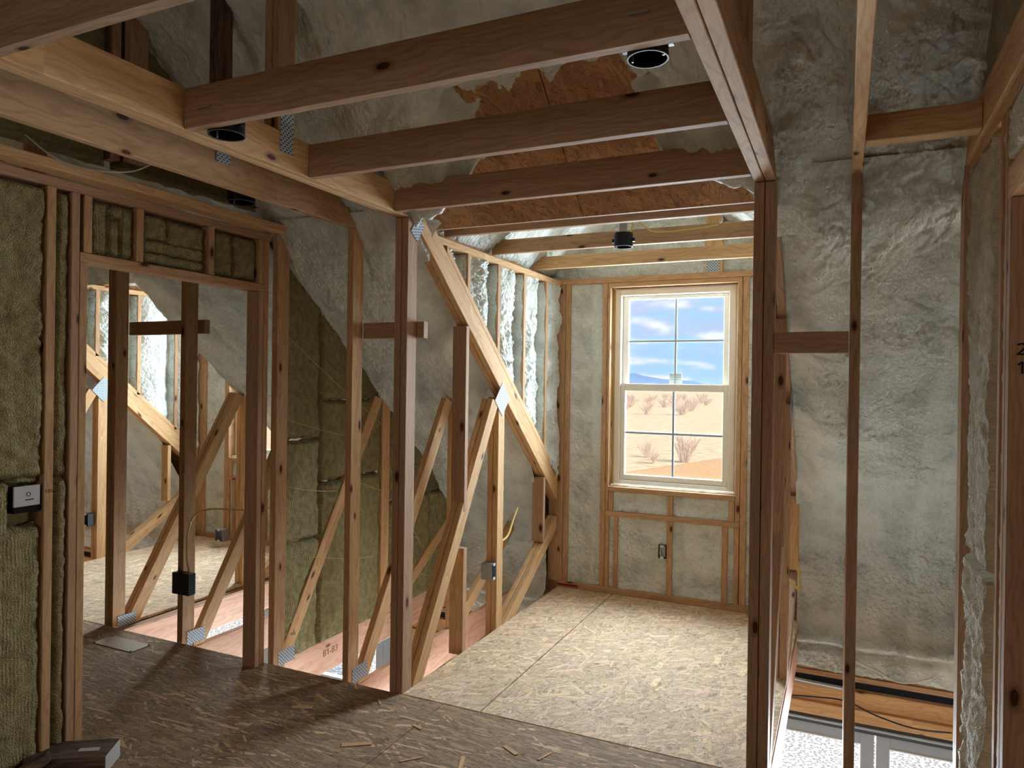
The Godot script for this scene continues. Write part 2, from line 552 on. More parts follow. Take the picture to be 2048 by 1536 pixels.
func sky_texture() -> ImageTexture:
	# pale blue winter sky with flat cloud bands, the same all round
	var w := 2048
	var h := 1024
	var im := PackedFloat32Array()
	im.resize(w * h * 3)
	var n := FastNoiseLite.new()
	n.seed = 77
	n.frequency = 1.0
	n.fractal_octaves = 4
	for y in h:
		var el := (0.5 - (y + 0.5) / h) * PI
		var e := maxf(rad_to_deg(el), 0.0)
		var base := Color(0.34, 0.64, 0.95).lerp(Color(0.26, 0.47, 0.84), clampf(e / 35.0, 0.0, 1.0))
		for x in w:
			var k := (y * w + x) * 3
			var c := base
			if el > -0.01:
				var az := TAU * x / w
				var ca := cos(az)
				var sa := sin(az)
				var s := 5.0 + 2.0 / (0.25 + e * 0.12)
				var q := n.get_noise_3d(ca * s, e * 0.42, sa * s)
				var q2 := n.get_noise_3d(ca * 9.0 + 20.0, e * 1.1 + 3.0, sa * 9.0)
				var cover := smoothstep(-0.18, 0.42, q + 0.35 * q2 + 0.20)
				c = c.lerp(Color(0.46, 0.58, 0.90), clampf(cover * 1.1, 0.0, 1.0) * smoothstep(1.5, 5.5, e))
				c = c.lerp(Color(0.93, 0.96, 0.99), smoothstep(0.10, 0.5, q2 + 0.6 * q + 0.22 * exp(-e * e / 2.0)))
			im[k] = c.r
			im[k + 1] = c.g
			im[k + 2] = c.b
	return ImageTexture.create_from_image(Image.create_from_data(w, h, false, Image.FORMAT_RGBF, im.to_byte_array()))

func area(called: String, at: Vector3, size: Vector2, energy: float, color: Color, yaw := PI, down := 0.0) -> void:
	# daylight in an opening, falling inwards and down from the sky; an area light shines along its own -z
	var l := AreaLight3D.new()
	l.name = called
	l.area_size = size
	l.area_normalize_energy = false
	l.light_energy = energy
	l.light_color = color
	l.shadow_enabled = true
	l.area_range = 40.0
	add_child(l)
	l.position = at
	l.rotation = Vector3(deg_to_rad(-down), yaw, 0)

# ---------------------------------------------------------------- trusses
func truss(label: String, x0: float, x1: float, mat: Material, o := {}) -> Node3D:
	# one truss in the plane x = const, single or doubled: every ply of every member is a part
	var t := thing("roof_truss", label, "truss", Vector3(0, 0, 0), "attic roof trusses")
	var plies: int = o.get("plies", 1)
	var g := 0.0015 if plies > 1 else 0.0
	var top: float = o.get("ceil", CEIL)
	for p in plies:
		var a := lerpf(x0, x1, float(p) / plies) + g * p
		var b := lerpf(x0, x1, float(p + 1) / plies) - g * (plies - 1 - p)
		var xm := (a + b) / 2.0
		var w := b - a
		var pm: Material = o.get("post", mat)
		board(t, "knee_post", a, b, -0.05, top - 0.004, ZK - 0.089, ZK, pm)
		if o.get("webs", true):
			# long web from the foot of the knee post, king post, short web to the eave
			var wx := xm + float(o.get("web_dx", 0.0))
			lumber(t, "web", Vector3(wx, -0.05, -3.185), Vector3(wx, 1.46, -4.095), Vector3.RIGHT, w, 0.089, mat, 0.60, 0.2)
			board(t, "king_post", wx - w / 2, wx + w / 2, -0.05, low(-4.23), -4.23, -4.141, mat)
			lumber(t, "web", Vector3(wx, -0.05, -4.285), Vector3(wx, 0.50, -5.19), Vector3.RIGHT, w, 0.089, mat, 1.65, -0.61)
		if o.get("beam", true):
			var bx: float = o.get("beam_dx", 0.0)
			board(t, "floor_beam", a + bx, b + bx, -0.262, -0.054, -5.19, -3.0, M.lvl)
		if o.get("chord", true):
			var z1: float = o.get("chord_top", -3.10)
			lumber(t, "top_chord", Vector3(xm, low(-5.2) + 0.0825, -5.2), Vector3(xm, low(z1) + 0.0825, z1), Vector3.RIGHT, w, 0.127, mat, 0.83, 0.83)
		if o.get("ceiling", true):
			board(t, "ceiling_chord", a, b + float(o.get("chord_wide", 0.0)), top, top + float(o.get("chord_high", 0.14)), -3.20, float(o.get("back", 3.5)), o.get("beam_mat", mat))
		if o.get("strut", true):
			board(t, "strut", a, b, top + 0.142, deck(-2.2) - 0.03, -2.235, -2.146, o.get("strut_mat", mat))
	return t

func plates_on(t: Node3D, x: float, which: Array) -> void:
	var n := Vector3.RIGHT
	for k in which:
		if k == "heel":
			plate(t.get_node("top_chord"), Vector3(x + 0.002, 2.365, -3.15), Vector3(0, 0.55, -0.4), Vector3(0, 0.4, 0.55), 0.11, 0.075, n)
		elif k == "peak":
			plate(t.get_node("top_chord"), Vector3(x + 0.002, 1.47, -4.19), Vector3(0, 1, -0.95), Vector3(0, 0.95, 1), 0.16, 0.15, n)
		elif k == "foot":
			plate(t.get_node("web"), Vector3(x + 0.002, 0.012, -3.165), Vector3(0, 0, 1), Vector3.UP, 0.13, 0.08, n)
		elif k == "strut":
			plate(t.get_node("strut"), Vector3(x + 0.002, 2.55, -2.19), Vector3(0, 0, 1), Vector3.UP, 0.07, 0.16, n)
		elif k == "ceil":
			plate(t.get_node("ceiling_chord"), Vector3(x + 0.002, 2.44, -3.10), Vector3(0, 0, 1), Vector3.UP, 0.14, 0.05, n)

# ---------------------------------------------------------------- dormers
func dormer(dx: float, no: int) -> void:
	var first := no == 1
	var xl := -2.01 + dx
	var xr := -0.345 + dx
	var z0 := ZW
	var where := "at the end of the dormer straight ahead" if first else "of the next dormer seen through the door opening"
	var wall := struct("wall_window" if first else "wall_window_001", "framed and foamed window wall " + where, "wall")
	var zb := ZW - 0.14
	var m: Material = M.pine2
	var mem := [
		["bottom_plate", xl + 0.0, xr, 0.0, 0.045], ["top_plate", xl, xr, 2.342, 2.384], ["header", -1.629 + dx, -0.657 + dx, 2.307, 2.340],
		["stud", -2.09 + dx, -1.971 + dx, 0.047, 2.340], ["stud", -1.968 + dx, -1.930 + dx, 0.047, 2.340],
		["stud", -1.670 + dx, -1.633 + dx, 0.047, 2.340], ["trimmer", -1.630 + dx, -1.610 + dx, 0.625, 2.305],
		["stud", -0.652 + dx, -0.610 + dx, 0.047, 2.340], ["trimmer", -0.686 + dx, -0.655 + dx, 0.625, 2.305],
		["stud", -0.405 + dx, -0.362 + dx, 0.047, 2.340],
		["sill_plate", -1.608 + dx, -0.688 + dx, 0.770, 0.808], ["mid_plate", -1.630 + dx, -0.655 + dx, 0.585, 0.623],
		["cripple", -1.606 + dx, -1.572 + dx, 0.625, 0.768], ["cripple", -1.160 + dx, -1.122 + dx, 0.625, 0.768], ["cripple", -0.728 + dx, -0.690 + dx, 0.625, 0.768],
		["cripple", -1.630 + dx, -1.600 + dx, 0.047, 0.583], ["cripple", -1.563 + dx, -1.530 + dx, 0.047, 0.583], ["cripple", -1.161 + dx, -1.121 + dx, 0.047, 0.583],
		["cripple", -0.773 + dx, -0.733 + dx, 0.047, 0.583], ["cripple", -0.692 + dx, -0.657 + dx, 0.047, 0.583]]
	for q in mem:
		board(wall, q[0], q[1], q[2], q[3], q[4], zb, z0, m)
	var bays := [[-1.929, -1.671, 0.046, 2.341], [-1.571, -1.161, 0.624, 0.769], [-1.121, -0.729, 0.624, 0.769], [-1.531, -1.160, 0.046, 0.584], [-1.122, -0.772, 0.046, 0.584], [-1.601, -1.562, 0.046, 0.584], [-0.734, -0.691, 0.046, 0.584], [-0.611, -0.404, 0.046, 2.341]]
	for b in bays:
		var bx0: float = b[0] + dx
		var bx1: float = b[1] + dx
		var f := func(u: float, v: float) -> Vector3:
			var p := Vector3(lerpf(bx0, bx1, u), lerpf(b[2], b[3], v), ZW)
			var edge := minf(minf(u, 1 - u) * (bx1 - bx0), minf(v, 1 - v) * (b[3] - b[2]))
			var e := clampf(edge / 0.05, 0, 1)
			p.z = ZW - 0.022 - 0.020 * e * e + lump(p, 1.6) * (0.3 + 0.7 * e)
			return p
		var st := 0.014 if first else 0.03
		grid("spray_foam", wall, maxi(3, int((bx1 - bx0) / st)), maxi(4, int((b[3] - b[2]) / st)), f, M.foam)
	# gable foam above the plate, sheathing behind everything
	var gab := func(u: float, v: float) -> Vector3:
		var x := lerpf(xl - 0.1, xr + 0.1, u)
		var top := 2.44 + 0.62 * (1.0 - absf(u * 2.0 - 1.0))
		var p := Vector3(x, lerpf(2.375, top + 0.1, v), ZW - 0.06)
		p.z += lump(p, 1.3)
		return p
	grid("spray_foam", wall, 70, 26, gab, M.foam)
	board(wall, "gable_stud", -0.91 + dx, -0.795 + dx, 2.386, 2.86, ZW - 0.05, ZW - 0.012, M.pine)
	plate(wall, Vector3(-0.86 + dx, 2.43, ZW - 0.009), Vector3.RIGHT, Vector3.UP, 0.09, 0.1, Vector3.BACK)
	for q in [[xl - 0.16, -1.607, -0.3, 3.2], [-0.689, xr + 0.16, -0.3, 3.2], [-1.607, -0.689, -0.3, 0.812], [-1.607, -0.689, 2.304, 3.2]]:
		var sx0: float = q[0] if q[0] < xl - 0.1 else q[0] + dx
		var sx1: float = q[1] if absf(q[1] - xr - 0.16) < 0.001 else q[1] + dx
		board(wall, "sheathing", sx0, sx1, q[2], q[3], zb - 0.002, zb - 0.02, M.osb_roof)
	if first:
		board(wall, "red_paint_mark", xl + 0.003, xl + 0.17, 0.012, 0.030, ZW + 0.0004, ZW + 0.001, M.red)
	# ---- left cheek: studs on the sloping truss chord, foam between
	var cheek := struct("wall_cheek_left" if first else "wall_cheek_left_001", "sloping foamed dormer side wall " + ("left of the window ahead" if first else "beyond the door opening"), "wall")
	board(cheek, "top_plate", xl - 0.09, xl, 2.333, 2.371, ZW + 0.002, -3.36, M.pine)
	var sill := func(z: float) -> float: return deck(z) + 0.045
	lumber(cheek, "bottom_plate", Vector3(xl - 0.045, deck(-5.2) + 0.022, -5.2), Vector3(xl - 0.045, deck(-3.46) + 0.022, -3.46), Vector3.RIGHT, 0.09, 0.036, M.pine, 0.83, 0.83)
	var zs := [-3.30, -3.721, -4.127, -4.533, -4.940, -5.205]
	for k in range(1, 5):
		var zc: float = zs[k]
		board(cheek, "stud", xl - 0.089, xl, sill.call(zc) - 0.02, 2.332, zc - 0.019, zc + 0.019, M.pine2)
	for k in range(1, 5):   # overspray on the room side of the studs
		var zo: float = zs[k] + 0.0195
		grid("overspray", cheek, 6, 60, func(u: float, v: float) -> Vector3:
			var y := lerpf(sill.call(zo), 2.325, v)
			var q := Vector3(lerpf(xl - 0.088, xl - 0.010 + 0.016 * nz.get_noise_2d(y * 6.0, zo * 9.0), u), y, zo)
			return q + Vector3(0, 0, 0.0015 + 0.012 * (1.0 - u) * (1.0 - u) + 0.15 * absf(lump(q))), M.foam)
	for k in 5:
		var za: float = zs[k] - (0.018 if k > 0 else 0.0)
		var zc2: float = zs[k + 1] + (0.018 if k < 4 else 0.0)
		var f2 := func(u: float, v: float) -> Vector3:
			var z := lerpf(za, zc2, u)
			var y := lerpf(sill.call(z) - 0.05, 2.34, v)
			var p := Vector3(xl, y, z)
			var bul := 4.0 * u * (1.0 - u)
			var far := smoothstep(0.55, 1.0, u)   # the foam runs up to the stud on the window side of each bay
			p.x = xl - (0.05 - 0.046 * u * u if k == 4 else 0.088) + (0.0 if k == 4 else 0.035) * bul + 0.030 * (1.0 - far) * (1.0 - pow(1.0 - minf(u * 5.0, 1.0), 2.0)) + lump(p, 2.1)
			return p
		var n2 := 30 if first else 16
		grid("spray_foam", cheek, n2, int(2.2 * n2), f2, M.foam)
	for xs in [xl - 0.107, xl - 0.125]:
		grid("sheathing", cheek, 12, 2, func(u: float, v: float) -> Vector3:
			var z := lerpf(-5.36, -3.2, u)
			return Vector3(xs, lerpf(deck(z) - 0.02, 2.8, v), z), M.osb_roof)
	# ---- right cheek
	var ch2 := struct("wall_cheek_right" if first else "wall_cheek_right_001", "foamed dormer side wall on the right " + ("of the window ahead" if first else "of the next dormer"), "wall")
	board(ch2, "top_plate", xr, xr + 0.09, 2.333, 2.371, ZW + 0.002, -3.36, M.pine)
	lumber(ch2, "bottom_plate", Vector3(xr + 0.045, deck(-5.2) + 0.022, -5.2), Vector3(xr + 0.045, deck(-3.46) + 0.022, -3.46), Vector3.RIGHT, 0.09, 0.036, M.pine, 0.83, 0.83)
	for k in range(1, 5):
		var zc3: float = zs[k]
		board(ch2, "stud", xr, xr + 0.089, sill.call(zc3) - 0.02, 2.332, zc3 - 0.019, zc3 + 0.019, M.pine2)
	var f3 := func(u: float, v: float) -> Vector3:
		var z := lerpf(-5.2, -3.3, u)
		var p := Vector3(xr + 0.06, lerpf(sill.call(z) - 0.05, 2.34, v), z)
		p.x += lump(p, 1.5)
		return p
	grid("spray_foam", ch2, 60, 40, f3, M.foam)
	for xs in [xr + 0.107, xr + 0.125]:
		grid("sheathing", ch2, 12, 2, func(u: float, v: float) -> Vector3:
			var z := lerpf(-5.36, -3.2, u)
			return Vector3(xs, lerpf(deck(z) - 0.02, 2.8, v), z), M.osb_roof)
	# ---- dormer roof
	var roof := struct("ceiling_dormer" if first else "ceiling_dormer_001", "foamed underside of the dormer roof " + ("above the joists ahead" if first else "of the next dormer"), "ceiling")
	for sgn in [-1.0, 1.0]:
		var f4 := func(u: float, v: float) -> Vector3:
			var xm := (xl + xr) / 2.0
			var x: float = xm + sgn * lerpf(0.0, 0.95, u)
			var yy: float = 3.06 - 0.68 * absf(x - xm)
			var p := Vector3(x, yy, lerpf(-5.28, -3.137 + (yy - 2.56) / 0.834 - 0.03, v))
			p.y += lump(p, 1.6)
			return p
		grid("spray_foam", roof, 40, 90, f4, M.foam)
		for th in [0.0, 0.025]:
			grid("osb_panel", roof, 8, 8, func(u: float, v: float) -> Vector3:
				var xm := (xl + xr) / 2.0
				var d := lerpf(0.0, 1.12, u)
				var yy: float = 3.13 - 0.68 * d + th
				return Vector3(xm + sgn * d, yy, lerpf(-5.45, -3.137 + (yy - 2.55) / 0.834, v)), M.osb_roof)
	window(dx, no)

func window(dx: float, no: int) -> void:
	var w := struct("window_%d" % no, "white double-hung window with grilles " + ("looking out on a dry field" if no == 1 else "glimpsed through the studs of the door opening"), "window")
	var zi := -5.285
	var fr := func(x0: float, x1: float, y0: float, y1: float, za: float, zb: float, called: String, mat: Material) -> void:
		board(w, called, x0 + dx, x1 + dx, y0, y1, za, zb, mat)
	# outer frame
	fr.call(-1.590, -1.545, 0.825, 2.295, zi, zi - 0.10, "frame_jamb", M.vinyl)
	fr.call(-0.752, -0.707, 0.825, 2.295, zi, zi - 0.10, "frame_jamb", M.vinyl)
	fr.call(-1.545, -0.752, 2.250, 2.295, zi, zi - 0.10, "frame_head", M.vinyl)
	fr.call(-1.545, -0.752, 0.825, 0.855, zi, zi - 0.10, "frame_sill", M.vinyl)
	# upper sash, further out
	var za := zi - 0.055
	fr.call(-1.544, -1.500, 1.535, 2.249, za, za - 0.035, "upper_stile", M.vinyl)
	fr.call(-0.797, -0.753, 1.535, 2.249, za, za - 0.035, "upper_stile", M.vinyl)
	fr.call(-1.499, -0.798, 2.222, 2.249, za, za - 0.035, "upper_rail", M.vinyl)
	fr.call(-1.499, -0.798, 1.535, 1.580, za, za - 0.035, "upper_rail", M.vinyl)
	# lower sash, nearer
	var zl := zi - 0.012
	fr.call(-1.544, -1.508, 0.856, 1.584, zl, zl - 0.036, "lower_stile", M.vinyl)
	fr.call(-0.789, -0.753, 0.856, 1.584, zl, zl - 0.036, "lower_stile", M.vinyl)
	fr.call(-1.507, -0.790, 1.530, 1.584, zl, zl - 0.036, "meeting_rail", M.vinyl)
	fr.call(-1.507, -0.790, 0.856, 0.897, zl, zl - 0.036, "lower_rail", M.vinyl)
	for q in [[1.581, 2.221, za - 0.016, "upper_pane", -1.499, -0.798], [0.898, 1.529, zl - 0.017, "lower_pane", -1.507, -0.790]]:
		fr.call(q[4], q[5], q[0], q[1], q[2] - 0.001, q[2] - 0.004, q[3], M.glass)
		var ym: float = 1.905 if q[0] > 1.2 else 1.215
		fr.call(-1.152, -1.136, q[0], q[1], q[2] + 0.001, q[2] + 0.007, "grille_bar", M.greyvinyl)
		fr.call(q[4], q[5], ym - 0.008, ym + 0.008, q[2] + 0.0075, q[2] + 0.012, "grille_bar", M.greyvinyl)
	if no == 1:
		fr.call(-1.186, -1.096, 1.589, 1.664, za - 0.012, za - 0.0125, "paper_tag", M.sticker)
		for k in 4:
			fr.call(-1.184, -1.098, 1.598 + k * 0.018, 1.600 + k * 0.018, za - 0.0118, za - 0.0115, "tag_print", M.fadedink)
	# ragged bead of white sealing foam along the sill and jambs
	var s := Buf.new()
	var pts := []
	for k in 40:
		pts.append(Vector3(lerpf(-1.60, -0.70, k / 39.0) + dx, 0.815 + 0.005 * nz.get_noise_1d(k * 1.7), -5.262 + 0.01 * nz.get_noise_1d(k * 2.3 + 50)))
	add_tube(s, pts, 0.011)
	put("sealant_bead", s.mesh(), M.caulk, w)
	for xs in [-1.600, -0.697]:
		var s2 := Buf.new()
		var p2 := []
		for k in 50:
			p2.append(Vector3(xs + dx + 0.003 * nz.get_noise_1d(k * 2.1), lerpf(0.82, 2.295, k / 49.0), -5.30))
		add_tube(s2, p2, 0.010)
		put("sealant_bead", s2.mesh(), M.romex if xs < -1 else M.caulk, w)

# ---------------------------------------------------------------- small fittings
func light_can(at: Vector3, r: float, h: float, label: String, hanger := 0.0) -> void:
	var t := thing("ceiling_box", label, "electrical box", at, "round black ceiling boxes")
	var s := Buf.new()
	add_lathe(s, Vector3.ZERO, [Vector2(r - 0.003, 0.0), Vector2(r, 0.001), Vector2(r, h), Vector2(0.0, h)])
	add_lathe(s, Vector3.ZERO, [Vector2(r - 0.003, 0.0), Vector2(r - 0.004, h - 0.004), Vector2(0.0, h - 0.004)])
	put("shell", s.mesh(), M.black, t)
	var s1 := Buf.new()
	add_lathe(s1, Vector3.ZERO, [Vector2(r - 0.003, -0.0015), Vector2(r + 0.0008, -0.0015), Vector2(r + 0.0008, 0.001), Vector2(r - 0.003, -0.0015)])
	put("rim", s1.mesh(), M.bronze, t)
	for k in 2:
		var sg := -1.0 if k == 0 else 1.0
		var s2 := Buf.new()
		add_lathe(s2, Vector3(sg * (r - 0.010), 0.004, 0.006 * sg), [Vector2(0.0, -0.004), Vector2(0.004, -0.003), Vector2(0.003, 0.02), Vector2(0.0, 0.02)], 10)
		put("screw", s2.mesh(), M.steel, t)
		board(t, "ear", sg * r, sg * (r + 0.014), h * 0.35, h * 0.6, -0.008, 0.008, M.black)
	if hanger > 0.0:
		board(t, "hanger_bracket", -0.026, 0.022, h, h + hanger, -0.004, 0.004, M.sheet)
		board(t, "bracket_foot", -0.05, 0.04, h - 0.002, h + 0.006, -0.02, 0.02, M.sheet)
	else:
		board(t, "hanger_bracket", -r * 0.5, r * 0.5, h, h + 0.006, -0.02, 0.10, M.sheet)

func metal_box(at: Vector3, size: Vector3, label: String, open_dir: Vector3, mat: Material, called := "switch_box") -> Node3D:
	# a shallow box open on one side
	var t := thing(called, label, "electrical box", at)
	var h := size / 2.0
	var th := 0.003
	var s := Buf.new()
	for ax in 3:
		for sg in [-1.0, 1.0]:
			var n := Vector3.ZERO
			n[ax] = sg
			if n.is_equal_approx(open_dir):
				continue
			var lo := -h
			var hi := h
			if sg > 0:
				lo[ax] = h[ax] - th
			else:
				hi[ax] = -h[ax] + th
			add_board(s, lo.x, hi.x, lo.y, hi.y, lo.z, hi.z, 0.0005)
	put("shell", s.mesh(), mat, t)
	# mounting ears at the open edge and a knot of wire inside
	for sg in [-1.0, 1.0]:
		var c: Vector3 = open_dir * (h[open_dir.abs().max_axis_index()] + 0.001) + Vector3(0, sg * (h.y - 0.006), 0)
		var s3 := Buf.new()
		var e := Vector3(0.012, 0.008, 0.012) * (Vector3.ONE - open_dir.abs()) + open_dir.abs() * 0.002
		add_board(s3, c.x - e.x, c.x + e.x, c.y - e.y, c.y + e.y, c.z - e.z, c.z + e.z, 0.0003)
		put("mounting_ear", s3.mesh(), M.white, t)
	return t

func cable(label: String, pts: Array, r: float, mat: Material, called := "electric_cable", category := "cable", group := "") -> MeshInstance3D:
	var s := Buf.new()
	add_tube(s, spline(pts), r)
	var o := put(numbered(called), s.mesh(), mat, self)
	o.set_meta("label", label)
	o.set_meta("category", category)
	if group:
		o.set_meta("group", group)
	return o

func single(called: String, label: String, category: String, m: Mesh, mat: Material, group := "") -> MeshInstance3D:
	var o := put(numbered(called), m, mat, self)
	o.set_meta("label", label)
	o.set_meta("category", category)
	if group:
		o.set_meta("group", group)
	return o

func bare(called: String, label: String, category: String, x0: float, x1: float, y0: float, y1: float, z0: float, z1: float, mat: Material, group := "") -> MeshInstance3D:
	var s := Buf.new()
	add_board(s, x0, x1, y0, y1, z0, z1)
	return single(called, label, category, s.mesh(), mat, group)

# ---------------------------------------------------------------- the scene
func slope(parent: Node3D, called: String, x0: float, x1: float, z0: float, z1: float, off: float, th: float, mat: Material) -> void:
	lumber(parent, called, Vector3((x0 + x1) / 2, deck(z0) + off, z0), Vector3((x0 + x1) / 2, deck(z1) + off, z1), Vector3.RIGHT, x1 - x0, th, mat)

func _ready() -> void:
	rng.seed = 20240
	nz.seed = 5
	nz.frequency = 1.0
	nz.fractal_octaves = 3
	nf.seed = 8
	nf.frequency = 1.0
	nf.fractal_octaves = 2
	# camera
	var cam := Camera3D.new()
	cam.name = "camera"
	cam.fov = 56.28
	cam.near = 0.05
	cam.far = 20000.0
	add_child(cam)
	cam.position = Vector3(0, 1.58, 0)
	cam.rotation_order = EULER_ORDER_YXZ
	cam.rotation_degrees = Vector3(-0.12, 24.863, 0.799)
	cam.current = true
	# sky, sun, exposure
	var env := Environment.new()
	env.background_mode = Environment.BG_SKY
	var sky := Sky.new()
	var pan := PanoramaSkyMaterial.new()
	pan.panorama = sky_texture()
	sky.sky_material = pan
	env.sky = sky
	env.background_energy_multiplier = 0.95
	env.tonemap_mode = Environment.TONE_MAPPER_LINEAR
	env.tonemap_exposure = 1.0
	env.sdfgi_enabled = true
	env.ssao_enabled = true
	env.ssil_enabled = true
	var we := WorldEnvironment.new()
	we.name = "environment"
	we.environment = env
	add_child(we)
	var sun := DirectionalLight3D.new()
	sun.name = "sun"
	sun.light_energy = 2.0
	sun.light_color = Color(1.0, 0.95, 0.87)
	sun.light_angular_distance = 0.5
	sun.shadow_enabled = true
	sun.sky_mode = DirectionalLight3D.SKY_MODE_LIGHT_ONLY
	add_child(sun)
	sun.look_at_from_position(Vector3.ZERO, Vector3(-0.75, -0.62, -0.28), Vector3.UP)
	# daylight in the openings of the window wall: two dormer windows upstairs, glazed doors and windows below
	var day := Color(0.87, 0.945, 1.0)
	area("daylight_dormer", Vector3(-1.148, 1.60, -5.68), Vector2(0.84, 1.42), 17.5, day, PI, 18.0)
	area("daylight_next_dormer", Vector3(-1.148 - 3.86, 1.60, -5.68), Vector2(0.84, 1.42), 17.5, day, PI, 18.0)
	area("daylight_lower_doors", Vector3(0.21, -1.55, -6.10), Vector2(1.8, 2.0), 58.0, day, PI, 38.0)
	area("daylight_lower_windows", Vector3(-3.65, -1.35, -6.0), Vector2(1.8, 1.6), 52.0, day, PI, 38.0)
	area("daylight_lower_far", Vector3(-5.9, -1.35, -6.0), Vector2(1.8, 1.6), 52.0, day, PI, 38.0)
	area("added_rear_fill", Vector3(-1.5, 1.55, 4.80), Vector2(1.5, 1.2), 1.4, Color(1.0, 0.96, 0.9), 0.0)  # unseen source, added to fill the room from behind the viewer
	area("added_side_fill", Vector3(3.30, 1.5, -2.45), Vector2(1.3, 1.2), 3.5, Color(1.0, 0.96, 0.9), PI / 2)  # added fill from the unseen right side, for the left wall and beams
	make_materials()
	build_shell()
	build_lower()
	dormer(0.0, 1)
	dormer(-3.86, 2)
	build_trusses()
	build_left_wall()
	build_right_wall()
	build_joists()
	build_fittings()
	build_outside()
	for o in find_children("*", "GeometryInstance3D", true, false):
		o.cast_shadow = GeometryInstance3D.SHADOW_CASTING_SETTING_ON

func build_shell() -> void:
	var fl := struct("floor", "strand board subfloor with dark panel joints", "floor")
	var rows := [[-3.058, -1.838, -1.763], [-1.834, -0.614, -0.54], [-0.61, 0.61, -1.763], [0.614, 1.834, -0.54], [1.838, 4.55, -1.763]]
	for r in rows:
		for k in range(-3, 3):
			var x0: float = r[2] + 2.44 * k + 0.002
			var x1: float = r[2] + 2.44 * (k + 1) - 0.002
			if x0 < 3.0 and x1 > -8.5:
				board(fl, "osb_panel", maxf(x0, -8.5), minf(x1, 3.0), -0.02, 0.0, r[0], r[1], M.osb)
	board(fl, "subfloor", -8.5, 3.0, -0.045, -0.022, -3.05, 4.55, M.pine)
	for dx in [0.0, -3.86]:
		board(fl, "osb_panel", -2.008 + dx, -1.570 + dx, -0.02, 0.0, -5.215, -3.066, M.osb_new)
		board(fl, "osb_panel", -1.563 + dx, -0.262 + dx - (0.06 if dx < 0 else 0.0), -0.02, 0.0, -5.215, -3.066, M.osb_new)
		if dx < 0.0:
			board(fl, "edge_strip", -0.326 + dx, -0.315 + dx, -0.052, -0.021, -5.18, -3.16, M.black)
		board(fl, "subfloor", -2.005 + dx, -0.270 + dx, -0.045, -0.022, -5.19, -3.07, M.fir)
	# roof boards, spray foam on them, roofing outside
	var ce := struct("ceiling", "roof underside of strand board covered in grey spray foam", "ceiling")
	for seg in [[-8.6, -6.02], [-4.10, -2.14], [-0.225, 3.1]]:
		slope(ce, "osb_panel", seg[0], seg[1], -5.9, -3.31, 0.011, 0.02, M.osb_roof)
		slope(ce, "roofing", seg[0], seg[1], -5.9, -3.2, 0.035, 0.02, M.dark)
	for k in range(-4, 3):
		var x0 := -1.172 + 2.44 * k + 0.002
		for j in 4:
			var z0 := -3.338 + j * 1.02
			slope(ce, "osb_panel", x0 - (0.0 if j % 2 == 0 else 1.22), x0 + 2.436 - (0.0 if j % 2 == 0 else 1.22), z0, z0 + 1.017, 0.011, 0.02, M.osb_roof)
	slope(ce, "roofing", -8.8, 3.3, -3.36, 0.80, 0.035, 0.02, M.dark)
	var yr := deck(0.75)
	lumber(ce, "roofing", Vector3(-2.7, yr + 0.05, 0.72), Vector3(-2.7, yr - 0.834 * 4.2, 4.95), Vector3.RIGHT, 12.0, 0.05, M.osb_roof)
	var upper := func(u: float, v: float) -> Vector3:
		var x := lerpf(-2.93, 0.44, u)
		var z := lerpf(-3.30, 0.6, v * v * 0.4 + v * 0.6)
		var t := 0.20
		if x > -2.02 and x < -0.33:
			var hw := 0.44 if z > -2.95 else lerpf(0.44, 0.84, smoothstep(-2.98, -3.22, z))
			var q := nz.get_noise_2d(x * 5.0, z * 5.0) * 0.10
			var m := smoothstep(-2.46, -2.84, z + q) * smoothstep(hw + 0.14, hw - 0.12, absf(x + 1.16) + q)
			t = lerpf(0.20, -0.03, m)
		var p := Vector3(x, deck(z) - t, z)
		return p + Vector3(0, -0.77, 0.64) * lump(p, 1.5 * clampf(t / 0.12, 0.0, 1.0))
	grid("spray_foam", ce, 190, 200, upper, M.foam)
	for seg in [[-8.5, -2.93], [0.44, 3.0]]:
		var f := func(u: float, v: float) -> Vector3:
			var x := lerpf(seg[0], seg[1], u)
			var z := lerpf(-3.30, 0.6, v)
			var p := Vector3(x, deck(z) - 0.2, z)
			return p + Vector3(0, -0.77, 0.64) * lump(p, 1.5)
		grid("spray_foam", ce, 50, 50, f, M.foam)
	# foam on the slope behind the knee posts, down the outer wall
	var spec := [[-0.27, 0.70, 84, 230, -0.262], [-2.93, -2.08, 60, 180, -2.086], [-4.25, -2.97, 60, 130, 99.0], [-8.5, -5.95, 60, 60, -5.946], [0.72, 3.0, 20, 40, 9.0]]
	for q in spec:
		var f2 := func(u: float, v: float) -> Vector3:
			var x := lerpf(q[0], q[1], u)
			var a := v * 3.55
			var p := Vector3(x, 0, 0)
			if a < 2.1:
				p.z = -3.02 - a * 0.768
				p.y = low(p.z) - 0.10 + 0.055 * smoothstep(0.25, 0.0, a)
			else:
				var b := (a - 2.1) / 1.45
				var c := 1.0 - pow(1.0 - minf(b / 0.62, 1.0), 2.0)
				p.z = -4.633 - 0.53 * c + 0.05 * smoothstep(0.80, 0.84, b)
				p.y = lerpf(low(-4.633) - 0.10, -0.262, b)
				p.z += 0.035 * exp(-pow((p.y + 0.075) / 0.03, 2.0)) - 0.04 * exp(-pow((p.y + 0.12) / 0.02, 2.0))
			# against the flanking trusses the foam climbs to the chord's side
			var climb := smoothstep(0.16, 0.0, absf(x - float(q[4])))
			p.y += 0.14 * climb * smoothstep(2.5, 2.2, a)
			return p + Vector3(0, -0.4, 0.9) * lump(p, 1.25)
		grid("spray_foam", ce, q[2], q[3], f2, M.foam)
